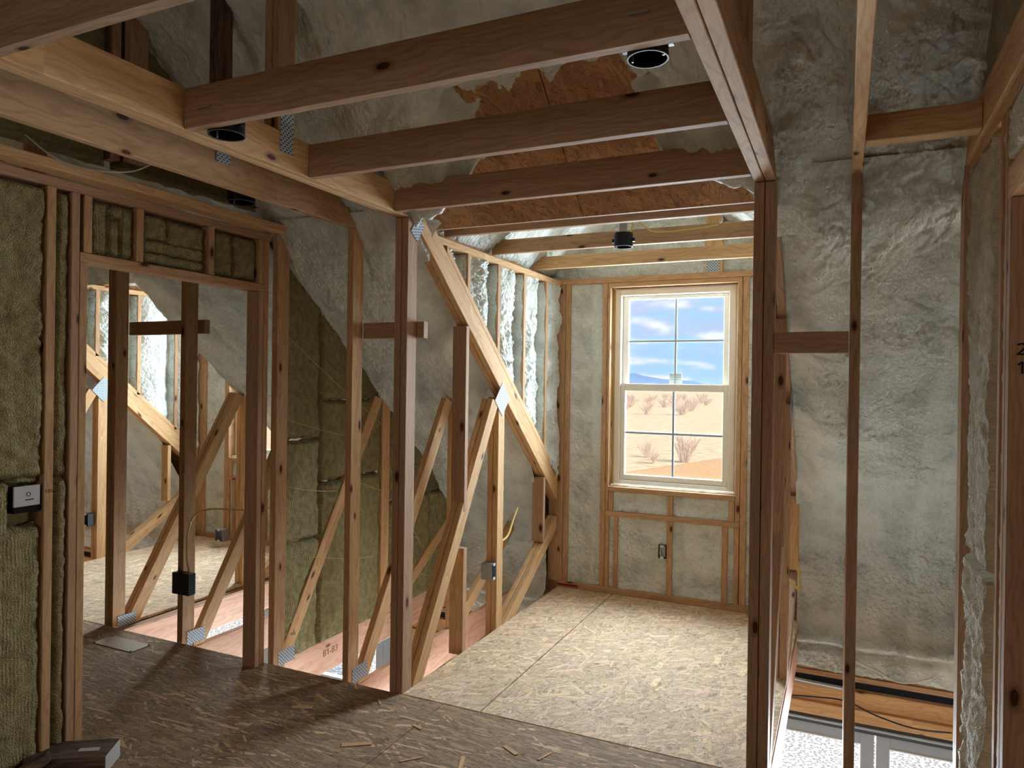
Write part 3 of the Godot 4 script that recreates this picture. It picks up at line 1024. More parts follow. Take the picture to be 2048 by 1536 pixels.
	# the house round it
	var we := struct("wall_gable_left", "far end wall beyond the next room, out of sight", "wall")
	board(we, "sheathing", -8.75, -8.6, -2.9, 5.9, -5.36, 4.75, M.osb_roof)
	var wr := struct("wall_gable_right", "end wall beyond the right hand partition, out of sight", "wall")
	for q in [[-2.9, 5.9, -5.36, -3.15], [-2.9, 5.9, -1.75, 4.75], [-2.9, 0.85, -3.15, -1.75], [2.15, 5.9, -3.15, -1.75]]:
		board(wr, "sheathing", 3.1, 3.25, q[0], q[1], q[2], q[3], M.osb_roof)
	var sw := struct("window_6", "made-up window added for side fill in the right hand end wall, out of sight", "window")  # invented opening, added to go with the side fill light
	board(sw, "frame_jamb", 3.12, 3.22, 0.85, 2.15, -3.15, -3.09, M.vinyl)
	board(sw, "frame_jamb", 3.12, 3.22, 0.85, 2.15, -1.81, -1.75, M.vinyl)
	board(sw, "frame_head", 3.12, 3.22, 2.09, 2.15, -3.09, -1.81, M.vinyl)
	board(sw, "frame_sill", 3.12, 3.22, 0.85, 0.91, -3.09, -1.81, M.vinyl)
	board(sw, "pane", 3.17, 3.174, 0.91, 2.09, -3.09, -1.81, M.glass)
	var wb := struct("wall_rear", "rear wall behind the viewer, out of sight", "wall")
	for q in [[-8.6, -2.3, -2.9, 2.7], [-0.7, 3.1, -2.9, 2.7], [-2.3, -0.7, -2.9, 0.9], [-2.3, -0.7, 2.2, 2.7]]:
		board(wb, "sheathing", q[0], q[1], q[2], q[3], 4.6, 4.75, M.osb_roof)
	var rw := struct("window_5", "made-up window added for fill light in the rear wall behind the viewer, out of sight", "window")  # invented opening behind the viewer, added to let the rear fill in
	board(rw, "frame_jamb", -2.3, -2.24, 0.9, 2.2, 4.62, 4.72, M.vinyl)
	board(rw, "frame_jamb", -0.76, -0.7, 0.9, 2.2, 4.62, 4.72, M.vinyl)
	board(rw, "frame_head", -2.24, -0.76, 2.14, 2.2, 4.62, 4.72, M.vinyl)
	board(rw, "frame_sill", -2.24, -0.76, 0.9, 0.96, 4.62, 4.72, M.vinyl)
	board(rw, "pane", -2.24, -0.76, 0.96, 2.14, 4.66, 4.664, M.glass)

func build_lower() -> void:
	var w := struct("wall_lower", "top of the storey below: wood plates and header over glazed doors", "wall")
	for q in [["top_plate", -0.300, -0.267, -5.34, -5.19, M.fir], ["top_plate", -0.338, -0.302, -5.34, -5.185, M.pine2], ["sealing_strip", -0.398, -0.340, -5.34, -5.235, M.bluedark], ["header", -0.508, -0.400, -5.34, -5.19, M.pine], ["header_trim", -0.592, -0.511, -5.34, -5.165, M.pine]]:
		board(w, q[0], -8.55, 3.05, q[1], q[2], q[3], q[4], q[5])
	for q in [[-8.6, -6.92], [-4.93, -4.63], [-2.67, -0.77], [1.19, 3.1]]:
		board(w, "sheathing", q[0], q[1], -2.9, -0.593, -5.36, -5.25, M.housewrap)
	board(w, "sheathing", -8.6, 3.1, -0.6, -0.25, -5.40, -5.342, M.osb_roof)
	for q in [[-8.6, -5.95], [-4.09, -2.13], [-0.23, 3.1]]:
		board(w, "sheathing", q[0], q[1], -0.25, 0.85, -5.40, -5.342, M.osb_roof)
	for q in [[-6.92, -4.93], [-4.63, -2.67]]:
		board(w, "sheathing", q[0], q[1], -2.9, -2.3, -5.36, -5.25, M.housewrap)
	var sl := struct("floor_lower", "concrete slab of the storey below", "floor")
	board(sl, "slab", -8.6, 3.1, -3.0, -2.85, -5.36, 4.6, M.concrete)
	# double glazed doors under the right hand opening
	var d := struct("door_1", "pair of grey glazed doors on the storey below, right of the posts", "door")
	board(d, "frame_head", -0.75, 1.17, -0.668, -0.596, -5.33, -5.20, M.bronze)
	board(d, "frame_stop", -0.75, 1.17, -0.640, -0.625, -5.199, -5.185, M.greyvinyl)
	leaf(d, -0.74, 0.205, -2.84, -0.672)
	leaf(d, 0.215, 1.16, -2.84, -0.672)
	for q in [[-4.61, -2.69, 3], [-6.90, -4.95, 4]]:
		var v := struct("window_%d" % q[2], "bright window on the storey below, " + ("left of the double post" if q[2] == 3 else "beyond the door opening"), "window")
		board(v, "frame_head", q[0], q[1], -0.70, -0.596, -5.33, -5.20, M.greyvinyl)
		var mid: float = (q[0] + q[1]) / 2.0
		for k in 2:
			var a: float = q[0] if k == 0 else mid
			var b: float = mid if k == 0 else q[1]
			board(v, "stile", a, a + 0.08, -2.3, -0.702, -5.31, -5.26, M.greyvinyl)
			board(v, "stile", b - 0.08, b, -2.3, -0.702, -5.31, -5.26, M.greyvinyl)
			board(v, "rail", a + 0.082, b - 0.082, -0.76, -0.702, -5.31, -5.26, M.greyvinyl)
			board(v, "rail", a + 0.082, b - 0.082, -1.175, -1.12, -5.31, -5.26, M.greyvinyl)
			board(v, "rail", a + 0.082, b - 0.082, -2.3, -2.22, -5.31, -5.26, M.greyvinyl)
			board(v, "pane", a + 0.08, b - 0.08, -2.22, -0.76, -5.288, -5.284, M.glass)

func leaf(d: Node3D, x0: float, x1: float, y0: float, y1: float) -> void:
	var s := Buf.new()
	add_board(s, x0, x0 + 0.085, y0, y1, -5.29, -5.245)
	add_board(s, x1 - 0.085, x1, y0, y1, -5.29, -5.245)
	add_board(s, x0 + 0.085, x1 - 0.085, y1 - 0.09, y1, -5.29, -5.245)
	add_board(s, x0 + 0.085, x1 - 0.085, y0, y0 + 0.2, -5.29, -5.245)
	var l := put("door_leaf", s.mesh(), M.greyvinyl, d)
	for q in [[x0 + 0.075, x0 + 0.083, y0 + 0.2, y1 - 0.09], [x1 - 0.083, x1 - 0.075, y0 + 0.2, y1 - 0.09]]:
		board(l, "glazing_bead", q[0], q[1], q[2], q[3], -5.2445, -5.240, M.white)
	board(l, "glazing_bead", x0 + 0.075, x1 - 0.075, y1 - 0.089, y1 - 0.080, -5.2445, -5.240, M.white)
	board(l, "pane", x0 + 0.086, x1 - 0.086, y0 + 0.2, y1 - 0.091, -5.27, -5.265, M.glass)

func build_trusses() -> void:
	var t := truss("double truss with split post on the left edge of the dormer opening", -2.086, -2.010, M.pine, {"plies": 2, "post": M.fir, "beam_mat": M.pine, "strut_mat": M.fir})
	plates_on(t, -2.010, ["heel", "peak", "strut", "ceil"])
	t = truss("double post truss on the right edge of the dormer opening", -0.345, -0.262, M.fir, {"plies": 2, "beam_mat": M.pine2, "strut_mat": M.fir})
	plates_on(t, -0.262, ["peak"])
	t = truss("single truss whose post stands just left of the double post", -2.385, -2.347, M.pine, {"ceil": 2.38, "post": M.pine, "beam_mat": M.pine2, "strut_mat": M.oldwood})
	plates_on(t, -2.347, ["foot", "strut"])
	t = truss("truss at the end of the mineral wool partition, braces set in the wool", -2.899, -2.857, M.pine, {"ceil": 2.388, "chord_high": 0.038, "chord_wide": 0.055, "web_dx": -0.045, "beam_dx": -0.085, "post": M.pine2, "strut_mat": M.fir})
	plates_on(t, -2.857, ["foot"])
	t = truss("truss behind the door opening carrying the black outlet box", -3.611, -3.567, M.pine, {"post": M.pine2, "ceil": 2.39})
	plates_on(t, -3.567, ["foot"])
	t = truss("double truss seen through the left part of the door opening", -4.260, -4.184, M.pine, {"plies": 2, "post": M.pine2, "ceil": 2.39})
	plates_on(t, -4.184, ["foot"])
	t = truss("brightly lit truss on the far side of the next dormer", -5.946, -5.870, M.pine, {"plies": 2, "post": M.pine2, "ceil": 2.39})
	plates_on(t, -5.870, ["peak", "heel"])
	truss("single truss in the middle of the right hand foamed opening", 0.014, 0.052, M.fir, {"beam_mat": M.pine, "strut": false})
	truss("truss in the corner beside the right hand partition", 0.387, 0.425, M.fir, {"beam_mat": M.pine, "strut": false, "ceil": 2.40, "webs": false, "beam": false, "chord": false})
	# short flat boards scabbed across the doubled trusses, and blocking between posts
	bare("scab_board", "dark upright board under the sloping chord, left of the window", "board", -2.098, -2.008, 0.82, low(-3.70) - 0.02, -3.728, -3.690, M.fir)
	bare("scab_board", "short upright board standing on the floor edge behind the long diagonal", "board", -2.098, -2.008, -0.02, 0.605, -3.735, -3.690, M.pine2)
	bare("scab_board", "short upright board near the lower end of the sloping chord", "board", -2.098, -2.008, 0.405, low(-4.93) - 0.02, -4.950, -4.912, M.fir)
	bare("scab_board", "upright board behind the right double post, below the cross block", "board", -0.35, -0.258, 0.805, low(-3.70) - 0.02, -3.728, -3.690, M.fir)
	bare("scab_board", "short upright board with yellow cable, behind the right double post", "board", -0.345, -0.252, 0.41, low(-4.93) - 0.02, -4.950, -4.912, M.pine)
	bare("scab_board", "short upright board hanging below the bright chord in the next dormer", "board", -5.955, -5.868, 0.40, low(-4.87) - 0.02, -4.89, -4.852, M.pine)
	bare("blocking", "cross block between the two posts left of the dormer", "block", -2.345, -1.966, 1.803, 1.888, -3.194, -3.156, M.fir)
	bare("blocking", "cross block between the double post and the stud on the right", "block", -0.260, 0.012, 1.712, 1.797, -3.103, -3.066, M.fir)
	bare("blocking", "cross block between the posts seen through the door opening", "block", -4.182, -3.515, 1.850, 1.934, -3.194, -3.156, M.fir)
	bare("blocking", "flat block between two ceiling chords at the top right", "block", 0.054, 0.385, CEIL, CEIL + 0.089, -2.765, -2.695, M.pine)

func build_left_wall() -> void:
	var w := struct("wall_left", "stud partition packed with mineral wool, with a framed door opening", "wall")
	var xa := -2.99
	var xb := -2.90
	board(w, "top_plate", xa, xb, 2.343, 2.383, -3.05, 3.0, M.fir)
	board(w, "bottom_plate", xa, xb, 0.001, 0.04, -1.95, 3.0, M.fir)
	board(w, "stud", xa, xb, 0.042, 2.341, -1.857, -1.820, M.pine2)
	board(w, "king_stud", xa, xb, 0.002, 2.341, -1.956, -1.922, M.fir)
	board(w, "trimmer", xa, xb, 0.002, 2.058, -1.992, -1.958, M.pine2)
	board(w, "header", xa, xb, 2.060, 2.100, -3.002, -1.958, M.pine2)
	board(w, "trimmer", xa, xb, 0.002, 2.058, -3.002, -2.968, M.fir)
	board(w, "king_stud", xa, xb, 0.002, 2.341, -3.040, -3.004, M.pine2)
	for z in [-2.010, -2.256, -2.660, -3.002]:
		board(w, "cripple", xa, xb, 2.102, 2.341, z, z + 0.037, M.pine2)
	for z in [-1.40, -0.99, -0.58, 0.0, 0.6, 1.2]:
		board(w, "stud", xa, xb, 0.042, 2.341, z - 0.037, z, M.pine2)
	# wool: n points into the room
	var n := Vector3.RIGHT
	var bay := func(z0: float, z1: float, y0: float, y1: float, x: float, mat: Material, bul: float, rough := 1.0) -> void:
		batt(w, "insulation_batt", Vector3(x, y0, z0), Vector3(0, 0, z1 - z0), Vector3(0, y1 - y0, 0), n, mat, bul, null, 0.016, rough)
	bay.call(-1.432, -1.822, 1.175, 2.340, -2.925, M.wool, 0.02, 1.8)
	bay.call(-1.432, -1.705, 0.95, 1.172, -2.925, M.wool_rib, 0.014)
	bay.call(-1.700, -1.819, 1.152, 1.185, -2.93, M.wool_rib, 0.01)
	bay.call(-1.432, -1.822, 0.042, 0.99, -2.925, M.wool_rib, 0.016, 1.3)
	bay.call(-1.868, -1.921, 1.17, 2.340, -2.925, M.wool, 0.012)
	bay.call(-1.872, -1.921, 0.05, 1.165, -2.925, M.wool, 0.02, 1.2)
	for q in [[-2.013, -2.095, 2.103, 2.34], [-2.095, -2.150, 2.103, 2.28], [-2.150, -2.216, 2.103, 2.34], [-2.095, -2.216, 2.27, 2.342], [-2.258, -2.40, 2.215, 2.341], [-2.258, -2.618, 2.103, 2.165], [-2.258, -2.61, 2.155, 2.225], [-2.39, -2.617, 2.20, 2.335], [-2.663, -2.80, 2.103, 2.341], [-2.795, -2.965, 2.103, 2.34]]:
		bay.call(q[0], q[1], q[2], q[3], -2.93, M.wool_rib, 0.012)
	for z in [-0.99, -0.58, 0.0, 0.6]:
		bay.call(z + 0.55 if z > -0.5 else z + 0.37, z + 0.002, 0.042, 2.34, -2.93, M.wool, 0.01)
	board(w, "backing_board", -2.994, -2.9905, 2.062, 2.383, -3.04, -1.95, M.wool)
	board(w, "backing_board", -2.994, -2.9905, 0.0, 2.383, -1.95, 3.0, M.wool)
	# wool in the truss behind the knee wall and above the ceiling line
	var v := struct("wall_left_upper", "mineral wool filling the partition truss behind the posts and above the ceiling", "wall")
	var x := -2.93
	var top_of := func(z0: float, z1: float, y0: float, y1: float) -> Callable:
		return func(u: float) -> float: return clampf((minf(y1, low(lerpf(z0, z1, u)) - 0.07) - y0) / (y1 - y0), 0.02, 1.0)
	for q in [[-3.158, -3.503, 1.225, 2.4, M.wool], [-3.158, -3.503, 0.62, 1.222, M.wool_rib], [-3.158, -3.503, -0.055, 0.618, M.wool_rib], [-3.508, -4.14, 1.455, 2.2, M.wool], [-3.508, -4.14, 0.95, 1.452, M.wool], [-3.508, -4.14, -0.055, 0.947, M.wool], [-4.232, -5.19, 0.72, 1.7, M.wool], [-4.232, -4.80, -0.055, 0.717, M.wool], [-4.80, -5.19, -0.055, 0.717, M.wool]]:
		batt(v, "insulation_batt", Vector3(x, q[2], q[0]), Vector3(0, 0, q[1] - q[0]), Vector3(0, q[3] - q[2], 0), n, q[4], 0.016, top_of.call(q[0], q[1], q[2], q[3]), 0.016, 1.4)
	for q in [[-2.13, -3.2], [-1.32, -2.10], [-0.52, -1.30], [0.4, -0.5]]:
		var tf := func(u: float) -> float: return clampf((deck(lerpf(q[0], q[1], u)) - 0.1 - 2.5) / 3.0, 0.02, 1.0)
		batt(v, "insulation_batt", Vector3(-2.93, 2.5, q[0]), Vector3(0, 0, q[1] - q[0]), Vector3(0, 3.0, 0), n, M.wool, 0.02, tf, 0.04)
	for z in [-2.115, -1.31, -0.51]:
		board(v, "stud", -2.97, -2.90, 2.53, deck(z) - 0.1, z - 0.019, z + 0.019, M.fir)

func build_right_wall() -> void:
	var w := struct("wall_right", "stud partition at the right edge with pale torn mineral wool", "wall")
	var xa := 0.40
	var xb := 0.49
	board(w, "top_plate", xa, xb, 2.360, 2.398, -3.05, 3.0, M.pine)
	board(w, "stud", 0.426, xb, 0.001, 2.358, -3.045, -3.005, M.fir)
	board(w, "stud", xa, xb, 0.001, 2.358, -2.475, -2.440, M.pine2)
	board(w, "trimmer", xa, xb, 0.001, 2.098, -2.362, -2.318, M.fir)
	board(w, "king_stud", xa, xb, 0.001, 2.358, -2.400, -2.366, M.pine2)
	board(w, "header", xa, xb, 2.100, 2.19, -2.362, -1.25, M.pine)
	board(w, "trimmer", xa, xb, 0.001, 2.098, -1.285, -1.25, M.fir)
	for z in [-1.24, -0.83, -0.42, 0.0, 0.6, 1.2]:
		board(w, "stud", xa, xb, 0.001, 2.358, z, z + 0.037, M.pine2)
	var n := Vector3.LEFT
	batt(w, "insulation_batt", Vector3(0.418, 1.02, -3.002), Vector3(0, 0, 0.455), Vector3(0, 1.335, 0), n, M.wool_pale, 0.022, null, 0.014, 1.4)
	batt(w, "insulation_batt", Vector3(0.418, 0.0, -3.002), Vector3(0, 0, 0.44), Vector3(0, 1.01, 0), n, M.wool_pale, 0.024, null, 0.014, 1.6)
	batt(w, "insulation_batt", Vector3(0.418, 0.0, -2.438), Vector3(0, 0, 0.036), Vector3(0, 2.355, 0), n, M.wool_pale, 0.012, null, 0.012, 0.8)
	batt(w, "insulation_batt", Vector3(0.418, 2.195, -2.36), Vector3(0, 0, 1.0), Vector3(0, 0.16, 0), n, M.wool_pale, 0.02, null, 0.014, 1.4)
	for z in [-1.2, -0.79, -0.38, 0.04, 0.64]:
		batt(w, "insulation_batt", Vector3(0.42, 0.0, z), Vector3(0, 0, 0.36 if z < 0 else 0.55), Vector3(0, 2.355, 0), n, M.wool_pale, 0.01, null, 0.05)
	lettering(w, "handwriting", "27", Vector3(0.442, 1.69, -2.3165), Vector3.RIGHT, Vector3.UP, 0.034, M.ink)
	lettering(w, "handwriting", "10", Vector3(0.442, 1.64, -2.3165), Vector3.RIGHT, Vector3.UP, 0.034, M.ink)
	var v := struct("wall_right_upper", "mineral wool in the corner truss behind the right hand stud", "wall")
	var tf := func(u: float) -> float: return clampf((low(lerpf(-3.16, -5.15, u)) - 0.07 + 0.05) / 2.4, 0.02, 1.0)
	batt(v, "insulation_batt", Vector3(0.665, -0.05, -3.16), Vector3(0, 0, -1.99), Vector3(0, 2.4, 0), n, M.wool_pale, 0.02, tf, 0.025, 1.0)
	batt(v, "insulation_batt", Vector3(0.435, -0.05, -3.165), Vector3(0, 0, -0.14), Vector3(0, 1.1, 0), n, M.wool_pale, 0.02, null, 0.016, 1.5)
	batt(v, "insulation_batt", Vector3(0.44, 2.5, 0.5), Vector3(0, 0, -3.6), Vector3(0, 3.0, 0), n, M.wool_pale, 0.03, func(u: float) -> float: return clampf((deck(lerpf(0.5, -3.1, u)) - 2.6) / 3.0, 0.02, 1.0), 0.06, 1.4)

func build_joists() -> void:
	var xs := [-2.008, -0.347]
	var lab := ["nearest ceiling joist crossing the top left corner", "second ceiling joist from the viewer, with two round black boxes behind it", "third ceiling joist from the viewer", "fourth ceiling joist, ending at the top of the double post", "first joist over the dormer, just behind the knee wall line", "second dormer joist, tight behind the first", "dormer joist behind the hanging black box", "last dormer joist before the window wall"]
	var zz := [-1.100, -1.708, -2.320, -2.942, -3.375, -3.560, -4.170, -4.835]
	var mats := [M.fir, M.fir, M.fir, M.fir, M.fir, M.fir, M.pine2, M.pine]
	for k in 8:
		var h := 0.135 if k < 4 else 0.089
		var x0: float = xs[0] if k < 4 else -2.09
		var x1: float = xs[1] if k < 4 else -0.27
		bare("ceiling_joist", lab[k], "joist", x0, x1, CEIL, CEIL + h, zz[k] - 0.038, zz[k], mats[k], "ceiling joists between the trusses")
	for k in 3:
		bare("ceiling_joist", ["near", "middle", "far"][k] + " joist over the next dormer, beyond the door opening", "joist", -5.95, -4.13, 2.38, 2.469, [-3.56, -4.17, -4.84][k] - 0.038, [-3.56, -4.17, -4.84][k], M.pine2, "joists over the next dormer")

func build_fittings() -> void:
	light_can(Vector3(-0.466, 2.408, -1.80), 0.052, 0.07, "round black ceiling box by the right header, behind the second joist")
	light_can(Vector3(-1.915, 2.405, -1.80), 0.060, 0.06, "round black ceiling box behind the left end of the second joist")
	light_can(Vector3(-1.162, 2.366, -4.0), 0.053, 0.078, "round black ceiling box hanging on a steel bracket in the dormer", 0.12)
	light_can(Vector3(-2.56, 2.40, -2.50), 0.062, 0.05, "round black ceiling box in the shadow above the door wall")
	var b := metal_box(Vector3(-2.048, 0.375, -4.105), Vector3(0.075, 0.10, 0.065), "grey steel box on the upright beside the dormer floor", Vector3.RIGHT, M.steel)
	board(b, "conductor_loop", -0.02, -0.012, -0.03, 0.03, -0.02, 0.02, M.darkwire)
	b = metal_box(Vector3(-1.192, 0.36, -5.235), Vector3(0.055, 0.095, 0.05), "dark outlet box in the foam under the window", Vector3.BACK, M.bronze, "outlet_box")
	tube(b, "conductor_loop", spline([Vector3(-0.014, 0.03, 0.01), Vector3(-0.014, -0.02, 0.02), Vector3(0.0, -0.035, 0.022), Vector3(0.012, -0.02, 0.02), Vector3(0.012, 0.03, 0.01)]), 0.003, M.whitewire)
	b = metal_box(Vector3(-3.535, 0.365, -3.045), Vector3(0.135, 0.125, 0.05), "black plastic box on the post behind the door opening", Vector3.FORWARD, M.black, "outlet_box")
	metal_box(Vector3(-5.915, 0.345, -4.10), Vector3(0.06, 0.11, 0.06), "dark box with white rim on the far truss, at the left jamb", Vector3.BACK, M.bronze, "outlet_box")
	metal_box(Vector3(-5.30, 0.11, -4.98), Vector3(0.10, 0.11, 0.06), "small steel box near the floor of the next dormer", Vector3.BACK, M.steel)
	# low voltage box in the wool of the left wall
	var s := thing("junction_cover", "white cover with a ring mark sunk in the left wall wool", "cover", Vector3(-2.905, 1.107, -1.757))
	board(s, "cover_plate", -0.004, 0.004, -0.038, 0.042, -0.048, 0.05, M.paper)
	var rg := Buf.new()
	var pts := []
	for k in 17:
		pts.append(Vector3(0.0045, 0.008 + 0.0075 * sin(TAU * k / 16.0), -0.004 + 0.0075 * cos(TAU * k / 16.0)))
	add_tube(rg, pts, 0.0012)
	put("ring_mark", rg.mesh(), M.ink, s)
	board(s, "slot", 0.0035, 0.0048, -0.015, -0.011, -0.025, 0.008, M.ink)
	board(s, "back_box", -0.075, -0.006, -0.064, 0.03, -0.060, 0.045, M.dark)
	# sheet metal on the floor, offcut of lumber
	var p := thing("metal_plate", "flat sheet metal plate lying on the floor beyond the door opening", "plate", Vector3(-3.86, 0.0, -2.888))
	board(p, "sheet", -0.168, 0.168, 0.001, 0.004, -0.066, 0.066, M.sheet)
	for q in [[-1, -1], [1, -1], [1, 1], [-1, 1]]:
		var sc := Buf.new()
		add_lathe(sc, Vector3(q[0] * 0.158, 0.004, q[1] * 0.058), [Vector2(0.006, 0.0), Vector2(0.005, 0.003), Vector2(0.0, 0.004)], 8)
		put("screw", sc.mesh(), M.bronze, p)
	var oc := thing("lumber_offcut", "weathered lumber offcut with a pale sawn end, bottom left on the floor", "offcut", Vector3(-2.79, 0.0, -1.90))
	oc.rotation_degrees.y = 33
	board(oc, "block", -0.17, 0.13, 0.0, 0.075, -0.075, 0.075, M.oldwood)
	board(oc, "sawn_end", 0.1305, 0.133, 0.002, 0.073, -0.072, 0.072, M.paper)
	board(oc, "pale_chip", 0.01, 0.085, 0.0755, 0.079, 0.0, 0.026, M.paper)
	var sp := thing("wood_splinter", "dark split piece of wood leaning against the offcut at the left wall", "splinter", Vector3(-2.86, 0.0, -1.66))
	lumber(sp, "splinter_body", Vector3(0.0, 0.02, 0.12), Vector3(0.07, 0.10, -0.12), Vector3.UP, 0.04, 0.025, M.oldwood, 0.4, -0.9)
	# cables
	cable("tan cable looping from the black box to the right", [Vector3(-3.50, 0.43, -3.05), Vector3(-3.53, 0.52, -3.06), Vector3(-3.545, 0.66, -3.08), Vector3(-3.51, 0.76, -3.10), Vector3(-3.42, 0.80, -3.14), Vector3(-3.25, 0.80, -3.2), Vector3(-3.05, 0.82, -3.28)], 0.005, M.romex)
	cable("yellow cable curving out of the steel box beside the dormer floor", [Vector3(-2.03, 0.52, -4.16), Vector3(-2.05, 0.525, -4.25), Vector3(-2.08, 0.53, -4.45), Vector3(-2.12, 0.60, -4.62), Vector3(-2.13, 0.68, -4.72)], 0.007, M.romex)
	cable("bent yellow cable at the foot of the board behind the right post", [Vector3(-0.30, 0.36, -4.80), Vector3(-0.27, 0.345, -4.80), Vector3(-0.238, 0.315, -4.80), Vector3(-0.236, 0.36, -4.81), Vector3(-0.25, 0.46, -4.82)], 0.008, M.romex)
	cable("white cable sagging across the foam above the lower doors", [Vector3(0.06, -0.145, -5.06), Vector3(0.12, -0.165, -5.05), Vector3(0.22, -0.205, -5.06), Vector3(0.32, -0.245, -5.06), Vector3(0.42, -0.235, -5.07), Vector3(0.52, -0.19, -5.08)], 0.006, M.whitewire)
	cable("dark cable hanging in front of the header over the lower doors", [Vector3(-0.30, -0.388, -4.9), Vector3(-0.15, -0.37, -4.9), Vector3(0.03, -0.36, -4.9), Vector3(0.20, -0.415, -4.9), Vector3(0.40, -0.45, -4.9), Vector3(0.60, -0.455, -4.95)], 0.005, M.darkwire)
	cable("steel tube along the wall plates above the lower doors", [Vector3(-0.30, -0.375, -5.17), Vector3(0.02, -0.385, -5.17)], 0.012, M.steel, "steel_tube", "tube")
	cable("tan cable rising from the hanging ceiling box in the dormer", [Vector3(-1.125, 2.44, -4.0), Vector3(-1.11, 2.48, -4.0), Vector3(-1.10, 2.53, -4.02), Vector3(-1.06, 2.49, -4.1), Vector3(-1.0, 2.465, -4.13), Vector3(-0.80, 2.465, -4.13), Vector3(-0.65, 2.48, -4.13)], 0.005, M.romex)
	cable("white cable end dangling by the right end of the dormer joists", [Vector3(-0.64, 2.60, -4.0), Vector3(-0.635, 2.56, -4.0), Vector3(-0.62, 2.51, -4.0), Vector3(-0.615, 2.48, -4.01), Vector3(-0.63, 2.47, -4.03)], 0.007, M.whitewire)
	cable("thick black cable lying along the left ceiling beam", [Vector3(-2.12, 2.57, -1.15), Vector3(-2.13, 2.575, -1.35), Vector3(-2.12, 2.57, -1.55), Vector3(-2.13, 2.56, -1.75)], 0.012, M.darkwire)
	cable("thin pale cable looping above the door wall", [Vector3(-2.85, 2.50, -1.70), Vector3(-2.78, 2.42, -1.78), Vector3(-2.70, 2.395, -1.88), Vector3(-2.62, 2.41, -1.98), Vector3(-2.55, 2.46, -2.04)], 0.003, M.whitewire)
	# binder twine tacked across the wool
	var lines := [[[1.854, -3.10], [1.25, -4.15]], [[1.367, -3.10], [1.20, -3.85]], [[0.982, -3.12], [0.885, -3.62]], [[0.52, -3.40], [0.39, -4.02]], [[0.95, -3.75], [0.80, -4.20]], [[1.05, -4.10], [0.75, -4.45]], [[0.62, -4.10], [0.40, -4.6]], [[0.85, -4.2], [0.2, -4.75]], [[0.16, -4.55], [0.05, -4.9]]]
	var tl := ["upper slanting twine across the wool behind the posts", "second twine across the wool behind the posts", "third twine, ending at the wool brace", "lowest twine, knotted round the brace", "short twine beside the thin upright in the wool", "slack twine above the right end of the wool", "twine low down behind the double post", "long twine slanting down behind the double post", "twine crossing the others at the far end of the wool"]
	for k in lines.size():
		var a: Array = lines[k][0]
		var c: Array = lines[k][1]
		var xa := -2.862 if k < 2 else -2.875
		cable(tl[k], [Vector3(xa, a[0], a[1]), Vector3(-2.868, (a[0] + c[0]) / 2 - 0.012, (a[1] + c[1]) / 2), Vector3(-2.878, c[0], c[1])], 0.0022, M.twine, "twine", "twine", "twine holding the wool")
	cable("loose loop of twine on the brace in the wool", [Vector3(-2.885, 0.53, -3.43), Vector3(-2.87, 0.50, -3.46), Vector3(-2.865, 0.47, -3.47), Vector3(-2.865, 0.455, -3.455), Vector3(-2.868, 0.47, -3.435), Vector3(-2.87, 0.50, -3.45), Vector3(-2.875, 0.515, -3.50)], 0.0022, M.twine, "twine", "twine", "twine holding the wool")
	# writing on the wood
	var bt := find_child("roof_truss_003", false, false)
	if bt:
		lettering(bt, "handwriting", "B1-B3", Vector3(-2.9405, -0.135, -3.66), Vector3(0, 0, -1), Vector3.UP, 0.040, M.brownink)
	var lw := find_child("wall_left", false, false)
	lettering(lw, "handwriting", "135", Vector3(-2.8994, 1.118, -1.838), Vector3(0, 0, -1), Vector3.UP, 0.014, M.ink)
	# loose chips on the floor
	var cr := RandomNumberGenerator.new()
	cr.seed = 4
	var spots := [[-1.42, -2.62, 1.2, 0.10, 0.018], [-1.28, -2.80, 0.5, 0.09, 0.02], [-1.13, -2.82, 1.9, 0.085, 0.010], [-1.10, -2.66, 2.0, 0.11, 0.010], [-1.62, -2.55, 2.3, 0.10, 0.012], [-1.90, -2.55, -0.6, 0.13, 0.03], [-1.75, -2.80, 0.3, 0.06, 0.016], [-2.05, -2.93, 0.8, 0.05, 0.01], [-2.35, -2.72, -0.4, 0.10, 0.03], [-1.30, -2.45, 0.2, 0.15, 0.008]]
	var cl := ["long upright pale chip left of the floor joint corner", "broad pale chip touching the dormer floor edge", "slim pale chip slanting beside the dormer floor edge", "longer slim chip below the slanting one", "curved slim chip nearest the bottom middle of the floor", "widest pale chip, left of the dark floor joint", "small pale chip above the floor joint", "tiny chip close to the double post", "broad dull chip in front of the single post", "very thin long splinter lowest on the right"]
	for k in spots.size():
		var q: Array = spots[k]
		var e: Vector3 = Vector3(cos(q[2]), 0, sin(q[2])) * q[3] / 2.0
		var cb := Buf.new()
		add_lumber(cb, Vector3(q[0], 0.0016, q[1]) - e, Vector3(q[0], 0.0024, q[1]) + e, Vector3(-e.z, 0, e.x), q[4], 0.0022, 0, 0, 0.0004)
		single("wood_chip", cl[k], "wood chip", cb.mesh(), M.pine, "loose chips on the floor")

